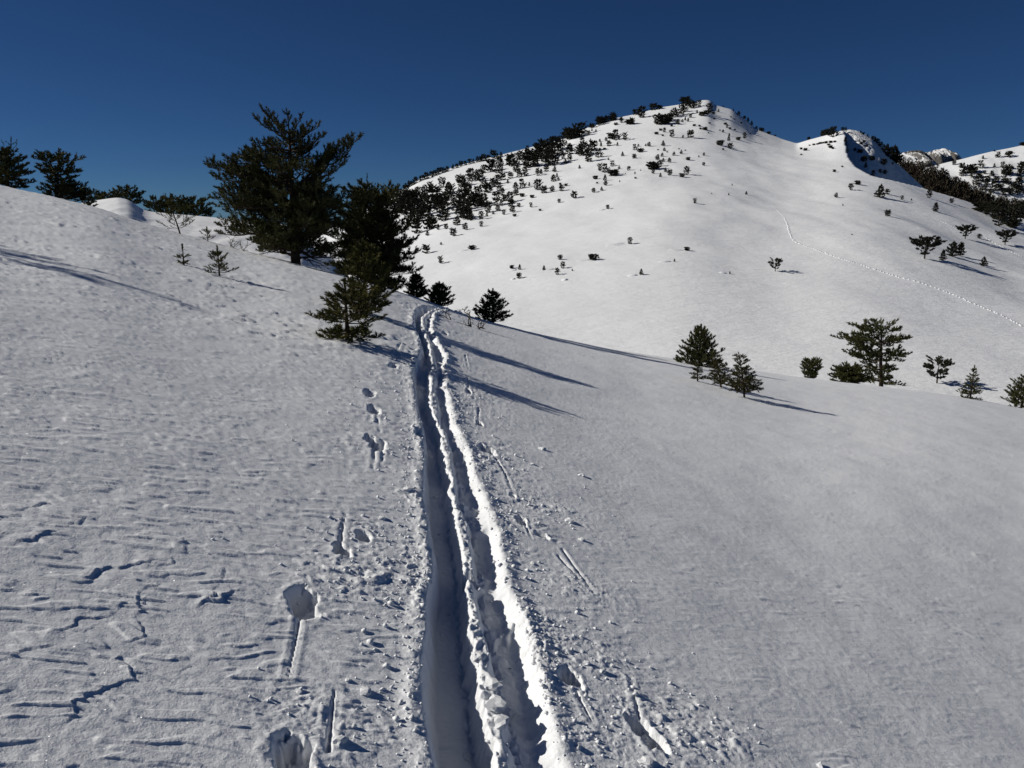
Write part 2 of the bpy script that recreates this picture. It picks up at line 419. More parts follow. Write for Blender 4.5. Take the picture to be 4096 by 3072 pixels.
    eL = along(T_EL, ym) + jit; ea = along(T_A, ym) + 0.016 * noise(xm / 0.3, ym / 0.09, 105) + 0.008 * noise(xm / 0.1, ym / 0.025, 106)
    eb = along(T_B, ym) + 0.012 * noise(xm / 0.3, ym / 0.08, 107); eR = along(T_ER, ym) + jit * 0.9
    ea = np.maximum(ea, eL + 0.07); eb = np.maximum(eb, ea + 0.012); eR = np.maximum(eR, eb + 0.05)
    far = 1 + 0.5 * smooth(8, 18, ym)
    d1 = (0.122 + 0.040 * smooth(4.5, 2.4, ym) + 0.015 * noise(xm * 0 + 3, ym / 0.6, 111)) * far
    wall = 0.026 + 0.014 * smooth(3.6, 2.2, ym) + 0.012 * noise(xm * 0 + 7, ym / 0.3, 115)
    f = smooth(eL - 0.008, eL + wall, xm) * smooth(ea + 0.022, ea - 0.024, xm)
    steps = smooth(-0.1, 0.25, noise(xm * 0 + 1, ym / 0.33, 121))
    d2 = (0.056 + 0.030 * steps + 0.012 * noise(xm / 0.1, ym / 0.15, 123)) * (1 + 0.15 * smooth(8, 18, ym))
    g = smooth(eb - 0.012, eb + 0.018, xm) * smooth(eR + 0.012, eR - 0.085, xm)
    rid = (xm > ea - 0.04) * (xm < eb + 0.04)
    mid_l = 0.5 * (ea + eb)
    z[m] += -d1 * f - d2 * g
    z[m] += (-0.016 + 0.012 * noise(xm * 0 + 5, ym / 0.22, 129)) * np.exp(-((xm - mid_l) / np.maximum(0.8 * (eb - ea), 0.03)) ** 4)
    z[m] += (0.012 * np.abs(fbm(xm / 0.05, ym / 0.07, 131, 2)) + 0.006 * noise(xm / 0.022, ym / 0.03, 133)) * rid
    z[m] += 0.0045 * np.clip(f + g, 0, 1) * fbm(xm / 0.05, ym / 0.07, 141, 2)
    lone = smooth(0.10, 0.45, fbm(xm / 0.09, ym / 0.12, 143, 2))
    z[m] += 0.022 * lone * np.clip(g, 0, 1) * smooth(0.0, 0.4, noise(xm * 0 + 2, ym / 0.4, 145) + 0.15)
    chunk = smooth(0.15, 0.45, fbm(xm / 0.11, ym / 0.22, 147, 2))
    z[m] += upper * 0.035 * chunk * (np.exp(-((xm - mid_l) / 0.05) ** 2) + np.exp(-((xm - eR) / 0.06) ** 2) + 0.4 * np.exp(-((xm - eL + 0.05) / 0.05) ** 2))
    # low thrown-up rims
    z[m] += 0.008 * np.exp(-((xm - eL + 0.03) / 0.035) ** 2) * (1 + 0.8 * noise(xm / 0.08, ym / 0.12, 151)) * far
    z[m] += 0.007 * np.exp(-((xm - eR - 0.02) / 0.035) ** 2) * (1 + 0.8 * noise(xm / 0.08, ym / 0.12, 153)) * far
    return z

DRIFTS = []     # (x, y, radius, height) set below, wind drifts at the feet of the trees

def near_z(x, y):
    x = np.asarray(x, float); y = np.asarray(y, float)
    sh = np.broadcast(x, y).shape
    X = np.broadcast_to(x, sh).ravel().copy(); Y = np.broadcast_to(y, sh).ravel().copy()
    return (near_base(X, Y) + relief(X, Y)).reshape(sh)

def build_near():
    pxs = np.concatenate([np.linspace(-1500, -260, 40)[:-1], np.linspace(-260, 0, 90)[:-1], np.arange(0, 400, 1.7), np.arange(400, 640, 0.95),
                          np.arange(640, 1024, 1.75), np.linspace(1024, 1290, 90), np.linspace(1290, 2500, 40)[1:]])
    us = (pxs - 512) / FPX * 1.02
    inv = np.arange(1 / 1.5, 1 / 21.0, -1.0 / (FPX * EYE))
    ys = np.concatenate([np.linspace(0.35, 1.5, 45)[:-1], 1 / inv, np.linspace(21.0, 30, 60)[1:], np.linspace(30, 52, 50)[1:]])
    Y = np.repeat(ys[:, None], len(us), 1); X = us[None, :] * Y
    Z = near_z(X, Y)
    V = np.stack([X, Y, Z], 2).reshape(-1, 3)
    F = grid_faces(len(ys), len(us))
    # the rest of the slope behind and beside the walker, a plain sheet just under the fine one
    gx = np.linspace(-90, 90, 61); gy = np.linspace(-60, 46, 41)
    GX, GY = np.meshgrid(gx, gy)
    GZ = np.where(GY > 0.3, near_base(GX, GY), A_PL * GX + B_PL * GY)
    in_fan = (GY > 0) & (np.abs(GX) < 2.5 * np.maximum(GY, 0.01))
    GZ = GZ - np.where(in_fan, 0.6, 0.12)
    V2 = np.stack([GX, GY, GZ], 2).reshape(-1, 3)
    F2 = grid_faces(len(gy), len(gx)) + len(V)
    me = mesh_from("snow_slope", np.vstack([V, V2]), np.vstack([F, F2]), True)
    return add_obj("snow_slope", me, SNOW, kind="structure", label="wind-packed snow slope cut by a pair of ski tracks")
build_near()

# ---------------------------------------------------------------- the country beyond, as surfaces over depth and bearing
def sheet(name, zfun, px0, px1, dpx, ys, mat, label=None, bump=0.0, **kw):
    pxs = np.arange(px0, px1 + dpx, dpx); us = np.array([ray(p, 250)[0] for p in pxs])
    Y = np.repeat(np.asarray(ys)[:, None], len(us), 1) if np.ndim(ys) == 1 else ys(us)
    U = np.repeat(us[None, :], Y.shape[0], 0)
    Z = zfun(U, Y)
    me = mesh_from(name, np.stack([U * Y, Y, Z], 2).reshape(-1, 3), grid_faces(Y.shape[0], len(us)), kw.pop("shade", True))
    return add_obj(name, me, mat, kind="structure", label=label)

# main hill with the summit, the saddle and the knoll
M_TOP = table([(200,290),(300,245),(350,217),(378,202),(393,193),(405.5,188),(419,179),(438,172),(454,167),(471,162),(501.6,154.7),(535.5,146),(562.6,139),
               (575,132),(587,128),(604,122.5),(618,117.5),(631.5,115),(648.5,110.7),(661,107.3),(680,104.5),(695,102),(702.7,100),(709.5,100),(715,105),(732,109.5),
               (743,117.5),(748,121.4),(753.5,127),(767,132.7),(782,139),(797,143.5),(808,140),(825,135.5),(838,131),(846,130.5),(856,132),(875,138.5),(900,149),(925,160),(950,172),(980,186),(1024,206),(1100,236),(1300,280)], 0.0022)
M_LIP = table([(800,60),(843,100),(845.5,131),(847,150),(849.5,158),(857,167.5),(873,176),(904.5,183.3),(924.5,188.5),(950,196),(977,204.5),(1000,211),(1024,219),(1060,229),(1100,240),(1200,262),(1300,284)], 0.0012)
M_BROAD = table([(200,290),(300,245),(378,204),(471,164),(575,134),(650,112),(705,106),(760,125),(800,136),(850,137),(900,151),(960,178),(1024,206),(1100,236),(1300,280)], 0.035)
M_R = table([(200,330),(380,360),(560,400),(700,440),(800,400),(850,345),(900,335),(1000,315),(1150,290)], 0.06, vals=True)
M_FOOT = table([(-200,-0.30),(380,-0.295),(600,-0.285),(800,-0.275),(1024,-0.275),(1200,-0.28)], 0.08, vals=True)
FOOT_Y = 62.0
def hill_z(u, y):
    R = look(M_R, u); t0 = (y - FOOT_Y) / (R - FOOT_Y)
    s0 = 0.72
    k = smooth(0, 1, (t0 - s0) / (1.0 - s0))
    zt = EYE + (look(M_TOP, u) * k + look(M_BROAD, u) * (1 - k)) * R; zb = EYE + look(M_FOOT, u) * FOOT_Y
    t = (y - FOOT_Y) / (R - FOOT_Y)
    g = np.where(t < 0, 0.62 * t + 0.4 * t * t, 0.62 * t + 0.38 * np.clip(t, 0, 2) ** 2)
    g = np.where(t > 1, 1 - 0.9 * (t - 1) - 1.5 * (t - 1) ** 2, g)
    z = zb + (zt - zb) * g
    x = u * y
    und = np.sin(np.pi * np.clip(t, 0, 1)) ** 0.7
    return z + und * (1.1 * fbm(x / 46, y / 60, 201, 2) + 0.28 * fbm(x / 13, y / 22, 211, 2)) 
def _lip_range():
    us = np.linspace(0.30, 1.15, 1000); out = np.full(1000, 9999.0)
    for i, u in enumerate(us):
        R = float(look(M_R, u)); ys = np.linspace(FOOT_Y + 20, R, 500)
        e = (hill_z(np.full(500, u), ys) - EYE) / ys; h = np.nonzero(e >= look(M_LIP, u))[0]
        if len(h): out[i] = ys[h[0]]
    return us, out
_LU, _LR = _lip_range()
def lip_range(u): return np.interp(u, _LU, _LR, left=9999.0)
def main_z(u, y):
    """the hill, cut off along the lip of the hollow behind the knoll and the ravine"""
    d = y - lip_range(u)
    return hill_z(u, y) - np.clip(d, 0, 30) * 1.1 - 0.25 * np.clip(d - 30, 0, 200)
def main_rows(us):
    t = np.concatenate([np.linspace(-0.08, 0.0, 6)[:-1], np.linspace(0, 1, 190), np.linspace(1.01, 1.5, 14)])
    R = look(M_R, us)
    return FOOT_Y + t[:, None] * (R[None, :] - FOOT_Y)
sheet("snowy_hill", main_z, 180, 1210, 1.9, main_rows, SNOW_FAR, "broad sunlit snow hill with a rounded summit behind the valley")

# shaded hollow on the right flank of the knoll
K_TOP = table([(820,131),(845,130),(849.6,129.5),(858,131),(866.5,135),(873,138.5),(879,144),(885.5,150.6),(891,156),(894.5,160.7),(902,167.5),(911,176),(924.5,188.5),(945,203)], 0.0016)
K_FAR = 372.0
def knoll_z(u, y):
    R0 = np.minimum(lip_range(u), 345.0) + 5.0; t = np.clip((y - R0) / (K_FAR - R0), -1, 2)
    lo = EYE + (look(M_LIP, u) - 0.045) * R0; hi = EYE + look(K_TOP, u) * K_FAR
    g = np.where(t < 1, t, 1 - 0.8 * (t - 1))
    x = u * y
    rough = smooth(0.55, 0.9, t) * smooth(890, 860, 512 + u * FPX / 1.03)
    return lo + (hi - lo) * g + np.sin(np.pi * np.clip(t, 0, 1)) * (0.5 * fbm(x / 9, y / 9, 221, 2) + 1.5 * rough * np.abs(fbm(x / 3.0, y / 5, 231, 3)))
def knoll_rows(us):
    R0 = np.minimum(lip_range(us), 345.0) + 5.0
    return R0[None, :] + np.concatenate([np.linspace(0, 1, 70), np.linspace(1.03, 1.5, 8)])[:, None] * (K_FAR - R0)[None, :]
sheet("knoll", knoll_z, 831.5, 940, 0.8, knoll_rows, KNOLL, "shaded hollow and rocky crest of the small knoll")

# lit snow ridge behind the left edge of the near slope
R2_TOP = table([(-300,150),(0,196),(40,201),(66,205.5),(77,204),(92,201),(108,198.5),(118,197.5),(128,199.5),(135,204),(142,209),(150,211.5),(170,213.5),(227,218.5),(260,222),(285,224.5),(300,232),(318,252),(335,280)], 0.003)
def ridge_z(u, y):
    t = (y - 24) / 14.0
    lo = look(E_EDGE, u) * 24 + EYE - 1.1; hi = EYE + look(R2_TOP, u) * 38
    g = np.where(t < 1, np.clip(t, -1, 1) ** 1.0, 1 - 0.35 * (t - 1) - 0.3 * (t - 1) ** 2)
    x = u * y
    return lo + (hi - lo) * g + 0.07 * np.sin(np.pi * np.clip(t, 0, 1)) * fbm(x / 1.3, y / 2.2, 241, 3)
sheet("snow_ridge", ridge_z, -280, 345, 1.8, np.concatenate([np.linspace(24, 38, 60), np.linspace(38.3, 58, 20)]), SNOW, "sunlit snow ridge with a rounded drift behind the left slope")

# right-hand hill, ravine floor and the two rock summits
R3_TOP = table([(880,175),(905,172),(925,168),(937,165),(947,162.3),(960,159.6),(978,154.8),(994,151),(1010,148),(1024,145),(1060,138),(1120,128),(1300,110)], 0.004)
def right_z(u, y):
    t = (y - 430) / 125.0
    lo = EYE + (-0.030 - 0.02 * smooth(0.45, 0.7, u)) * 430; hi = EYE + look(R3_TOP, u) * 555
    g = np.where(t < 1, t, 1 - 0.5 * (t - 1))
    x = u * y
    return lo + (hi - lo) * g + np.sin(np.pi * np.clip(t, 0, 1)) * (2.4 * fbm(x / 26, y / 40, 251, 2) + 0.7 * fbm(x / 8, y / 14, 261, 2))
sheet("snowy_hillside", right_z, 870, 1240, 1.5, np.concatenate([np.linspace(428, 555, 110), np.linspace(559, 660, 16)]), SNOW_FAR, "snow hillside dotted with pines at the right edge")

RAV_TOP = table([(870,150),(885,156),(893,160),(900,163),(915,166),(925,166),(938,169),(948,175),(958,180),(970,184),(980,190),(990,196),(1010,203),(1050,208)], 0.003)
def ravine_z(u, y):
    t = (y - 374) / 50.0
    lo = EYE + (look(M_LIP, u) - 0.03) * 374; hi = EYE + (look(RAV_TOP, u) - 0.012) * 424
    return lo + (hi - lo) * np.where(t < 1, t, 1 - 0.6 * (t - 1))
GROUND_DARK = bark_material("leaf_litter", (0.020, 0.017, 0.013), (0.05, 0.045, 0.04))
sheet("ravine", ravine_z, 866, 1100, 2.0, np.concatenate([np.linspace(374, 424, 40), np.linspace(426, 440, 6)]), GROUND_DARK, "dark wooded ravine side behind the hill")

P_TOP = table([(880,180),(889,163),(893,157),(900,153.5),(906,152),(910,150.6),(917,150),(923,150.8),(927,152.8),(930,155),(934,159),(938,163),(941,168),(960,182)], 0.0012)
Q_TOP = table([(900,180),(918,160),(925,152.6),(930,151),(935,149.8),(940,149.2),(945,148.6),(949,150),(953,151.8),(957,152.5),(960,156),(962,159.3),(970,161),(985,160),(1010,159),(1030,165)], 0.0012)
def crag(tab, y0, dep, seed):
    def f(u, y):
        t = (y - y0) / dep
        x = u * y
        e = look(tab, u)
        lo = EYE + (e * 0.25 - 0.01) * y0; hi = EYE + e * (y0 + dep)
        ledge = np.clip(t + 0.10 * fbm(x / 40, t * 3, seed, 3), 0, 2)
        g = np.where(ledge < 0.75, smooth(0.35, 0.75, ledge) * 0.85 + 0.1 * ledge, 0.925 + (ledge - 0.75) * 0.3)
        g = np.where(t > 1, 1 - 0.7 * (t - 1), np.minimum(g, 1))
        return lo + (hi - lo) * g + (t < 1) * (t > 0.02) * (4.0 * fbm(x / 16, y / 60, seed + 9, 3) - 5.0 * np.abs(fbm(x / 9, y / 120, seed + 19, 2)))
    return f
sheet("rock_summit", crag(P_TOP, 760, 110, 271), 876, 965, 0.6, np.concatenate([np.linspace(760, 870, 70), np.linspace(875, 930, 6)]), ROCK, "nearer dark rock summit with a snow cap", shade=False)
sheet("rock_summit", crag(Q_TOP, 1000, 140, 281), 896, 1034, 0.6, np.concatenate([np.linspace(1000, 1140, 70), np.linspace(1150, 1210, 6)]), ROCK, "farther grey rock summit with a snow cap", shade=False)

def on_sheet(fun, px, py, y0, y1, n=3000):
    u, e = ray(px, py)
    ys = np.linspace(y0, y1, n)
    gap = fun(np.full(n, u), ys) - (EYE + e * ys)
    hit = np.nonzero(gap >= 0)[0]
    k = hit[0] if len(hit) else int(np.argmax(gap))
    return Vector((u * ys[k], ys[k], float(fun(np.array([u]), np.array([ys[k]]))[0])))
# ---------------------------------------------------------------- conifers
def nrm(v):
    v = np.asarray(v, float); return v / max(np.linalg.norm(v), 1e-9)

def tube(pts, rad, n=5):
    pts = np.asarray(pts, float); k = len(pts)
    T = np.gradient(pts, axis=0); T /= np.maximum(np.linalg.norm(T, axis=1, keepdims=True), 1e-9)
    ref = np.where(np.abs(T[:, 2:3]) > 0.9, np.array([[1.0, 0, 0]]), np.array([[0, 0, 1.0]]))
    A = np.cross(T, ref); A /= np.maximum(np.linalg.norm(A, axis=1, keepdims=True), 1e-9); B = np.cross(T, A)
    an = np.arange(n) / n * 2 * np.pi
    V = pts[:, None] + (A[:, None] * np.cos(an)[None, :, None] + B[:, None] * np.sin(an)[None, :, None]) * np.asarray(rad)[:, None, None]
    i = np.arange(k - 1)[:, None] * n; j = np.arange(n)[None]; j2 = (j + 1) % n
    F = np.stack([i + j, i + j2, i + n + j2, i + n + j], 2).reshape(-1, 4)
    return V.reshape(-1, 3), F

class Geo:
    def __init__(self): self.V = []; self.F = []; self.n = 0
    def add(self, V, F):
        self.V.append(np.asarray(V, np.float32)); self.F.append(np.asarray(F, np.int32) + self.n); self.n += len(V)
    def mesh(self, name, sm=False):
        by = {}
        for f in self.F: by.setdefault(f.shape[1], []).append(f)
        return mesh_from(name, np.vstack(self.V), [np.vstack(v) for v in by.values()], sm)

DENSE = 1.35
def needles(shoots, per, nl, nw, rng, spread=(25, 70)):
    """bottle-brush shoots (p0, direction, length) -> flat needles round each"""
    S = np.asarray(shoots, float); nw = nw * DENSE
    if not len(S): return np.zeros((0, 3)), np.zeros((0, 3), int)
    P = np.repeat(S[:, 0:3], per, 0); D = np.repeat(S[:, 3:6], per, 0); L = np.repeat(S[:, 6], per)
    N = len(P)
    t = rng.rand(N) ** 0.8
    R = rng.normal(size=(N, 3)); R -= D * (R * D).sum(1, keepdims=True); R /= np.maximum(np.linalg.norm(R, axis=1, keepdims=True), 1e-9)
    a = np.radians(rng.uniform(spread[0], spread[1], N)) * (1.12 - 0.5 * t)
    nd = D * np.cos(a)[:, None] + R * np.sin(a)[:, None]
    W = np.cross(nd, rng.normal(size=(N, 3))); W /= np.maximum(np.linalg.norm(W, axis=1, keepdims=True), 1e-9)
    ln = nl * rng.uniform(0.75, 1.2, N)
    b = P + D * (L * t)[:, None]
    hw = (nw * 0.5 * rng.uniform(0.8, 1.25, N))[:, None]
    V = np.stack([b - W * hw, b + W * hw, b + nd * ln[:, None]], 1).reshape(-1, 3)
    return V, np.arange(N * 3).reshape(-1, 3)

def limb(start, end, rng, lift=0.12, droop=0.0, r0=0.03, r1=0.006, k=9, crook=0.03):
    s, e = np.asarray(start, float), np.asarray(end, float); L = np.linalg.norm(e - s)
    t = np.linspace(0, 1, k)[:, None]
    mid = (s + e) / 2 + np.array([0, 0, -lift * L + droop * L])
    P = s * (1 - t) ** 2 + 2 * mid * t * (1 - t) + e * t * t
    P[1:-1] += rng.normal(size=(k - 2, 3)) * crook * L
    return P, r0 + (r1 - r0) * np.linspace(0, 1, k) ** 0.8

def point_on(P, t):
    f = t * (len(P) - 1); i = min(int(f), len(P) - 2); w = f - i
    return P[i] * (1 - w) + P[i + 1] * w, nrm(P[i + 1] - P[i])

THICK = 0.66
def dress(P, rng, sh, wood, bare=0.25, gap=0.14, side=0.38, tip=0.16, up=0.35, flat=0.35, sub=0.13, taper=0.75):
    """side twigs and needle shoots along a limb; appends (p, dir, len) shoots and twig tubes"""
    L = np.linalg.norm(np.diff(P, axis=0), axis=1).sum()
    p, d = P[-1], nrm(P[-1] - P[-2])
    sh.append(np.r_[p - d * tip * 0.6, nrm(d + np.array([0, 0, up * 0.5])), tip * 1.1])
    gap, sub = gap * THICK, sub * THICK
    n = max(2, int(L * (1 - bare) / gap))
    for i in range(n):
        t = bare + (1 - bare) * (i + rng.uniform(0.2, 0.8)) / n
        p, d = point_on(P, min(t, 0.995))
        s = np.cross(d, [0, 0, 1.0]); s = nrm(s) * (1 if (i + rng.randint(2)) % 2 else -1)
        w = np.array([0, 0, 1.0]) * up * rng.uniform(0.3, 1.5)
        dd = nrm(d * rng.uniform(0.45, 0.9) + s * rng.uniform(0.5, 1.0) + w + rng.normal(size=3) * flat * 0.4)
        ls = max(tip * 0.8, side * L * (1 - t) ** taper * rng.uniform(0.6, 1.2) + sub * rng.uniform(0.3, 1.1))
        q = p + dd * ls
        if ls > tip * 1.4:
            bend = nrm(dd + np.array([0, 0, 0.35 * up]))
            q = p + dd * ls * 0.6 + bend * ls * 0.4
            if wood is not None: wood.append((np.array([p, p + dd * ls * 0.6, q]), np.array([0.006, 0.005, 0.003])))
            m = int(ls / (sub * 1.0))
            for j in range(m):
                tt = (j + rng.uniform(0.2, 0.9)) / max(m, 1)
                pp = p + (q - p) * max(tt, 0.2)
                s2 = nrm(np.cross(dd, rng.normal(size=3)))
                d2 = nrm(dd * 0.7 + s2 * rng.uniform(0.4, 0.9) + np.array([0, 0, up * rng.uniform(0.2, 1.0)]))
                sh.append(np.r_[pp, d2, tip * rng.uniform(0.7, 1.15)])
            sh.append(np.r_[q - bend * tip * 0.6, bend, tip * rng.uniform(0.9, 1.3)])
        else:
            sh.append(np.r_[p, nrm(dd + np.array([0, 0, 0.2 * up])), ls])

def thing(name, label, cat, loc, group=None, rot=0.0):
    o = bpy.data.objects.new(name, None); COL.objects.link(o)
    o.empty_display_size = 0.3; o.location = loc; o.rotation_euler = (0, 0, rot)
    o["label"] = label; o["category"] = cat
    if group: o["group"] = group
    return o

def emit_branch(root, P, R, rng, leafmat, per, nl, nw, n=5, spread=(25, 70), **dk):
    sh, tw = [], []
    dress(P, rng, sh, tw, **dk)
    g = Geo(); g.add(*tube(P, R, n))
    for q, r in tw: g.add(*tube(q, r, 3))
    b = add_obj("branch", g.mesh("branch", True), BARK, root)
    V, F = needles(sh, per, nl, nw, rng, spread)
    add_obj("foliage", mesh_from("foliage", V, F), leafmat, b)
    return b

def emit_trunk(root, P, R, n=8, mat=None):
    g = Geo(); V, F = tube(P, R, n); g.add(V, F)
    return add_obj("trunk", g.mesh("trunk", True), mat or BARK, root)

def px_size(y): return y / FPX

def profile(pts, t): return float(np.interp(t, [p[0] for p in pts], [p[1] for p in pts]))

def conifer(name, label, cat, base, H, prof, leafmat, seed, whorls=9, per_whorl=5, up=(0.1, 0.9), r_base=0.05, lean=(0, 0), bare=0.2, per=22, nl=0.055, nw=0.010,
            tip=0.12, gap=0.11, side=0.36, up_side=0.35, t0=0.06, crook=0.02, leader=0.0, group=None, parts=True, bias=(0, 0), spread=(25, 70), jitter=0.25, lift=0.1, sub=0.11, taper=0.75, sink=0.12):
    """a conifer built from its crown profile: radius (fraction of H) against height; up = branch rise low / high"""
    rng = np.random.RandomState(seed)
    root = thing(name, label, cat, base, group)
    k = 10; tz = np.linspace(0, 1, k)
    TP = np.stack([lean[0] * H * tz ** 1.3 + crook * H * np.sin(tz * 5 + seed) * tz * (1 - tz), lean[1] * H * tz + crook * H * np.cos(tz * 4 + seed) * tz * (1 - tz), -sink + (H + sink) * tz], 1)
    emit_trunk(root, TP, r_base * (1 - tz) ** 0.8 + 0.004, 7)
    crown_w, crown_s, crown_t = Geo(), [], []
    for i in range(whorls):
        tw = t0 + (0.97 - t0) * (i + 0.5 * rng.rand()) / whorls
        m = max(2, int(round(per_whorl * (1 - 0.35 * tw) + rng.uniform(-0.6, 0.6))))
        a0 = rng.rand() * 6.28
        for j in range(m):
            tt = float(np.clip(tw + rng.uniform(-0.3, 0.3) / whorls, t0 * 0.6, 0.985))
            az = a0 + 2 * np.pi * (j + rng.uniform(-0.25, 0.25)) / m
            r = H * profile(prof, tt) * (1 + jitter * rng.uniform(-1, 0.8))
            r *= 1 + bias[0] * math.cos(az) + bias[1] * math.sin(az)
            if r < 0.02: continue
            el = up[0] + (up[1] - up[0]) * tt + rng.uniform(-0.12, 0.12)
            p, _ = point_on(TP, (tt * H + sink) / (H + sink))
            e = p + np.array([math.cos(az) * r, math.sin(az) * r, el * r])
            P, R = limb(p, e, rng, lift=lift * rng.uniform(0.3, 1.5), r0=max(0.004, r_base * 0.32 * (1 - 0.6 * tt)), r1=0.003, k=6, crook=0.02)
            dk = dict(bare=bare, gap=gap, side=side, tip=tip, up=up_side, sub=sub, taper=taper)
            if parts: emit_branch(root, P, R, rng, leafmat, per, nl, nw, 4, spread, **dk)
            else:
                crown_w.add(*tube(P, R, 3)); dress(P, rng, crown_s, None, **dk)
    top, _ = point_on(TP, 0.999)
    ls = [np.r_[top - np.array([0, 0, tip * 0.4]), nrm([lean[0], lean[1], 1]), tip * 1.2]]
    if leader > 0:
        for a in range(3): ls.append(np.r_[top + np.array([0, 0, -leader * H * (0.3 + 0.35 * a)]), nrm([0, 0, 1]), tip])
    V, F = needles(ls + crown_s, per, nl, nw, rng, spread)
    if parts: add_obj("foliage", mesh_from("foliage", V, F), leafmat, root)
    else:
        me = mesh_from("crown", np.vstack([V] + crown_w.V), [F] + [np.vstack(crown_w.F) + len(V)] if crown_w.V else F)
        me.materials.append(leafmat); me.materials.append(BARK)
        if crown_w.V:
            mi = np.zeros(len(me.polygons), np.int32); mi[len(F):] = 1; me.polygons.foreach_set("material_index", mi)
        add_obj("crown", me, None, root)
    return root

def spot(px, py):
    x, y = on_near(px, py); return Vector((x, y, float(near_z(np.array([x]), np.array([y]))[0])))
def spot_at(px, y, py=300):
    """on the near slope at bearing px and depth y"""
    u = ray(px, py)[0]; return Vector((u * y, y, float(near_base(np.array([u * y]), np.array([y]))[0])))

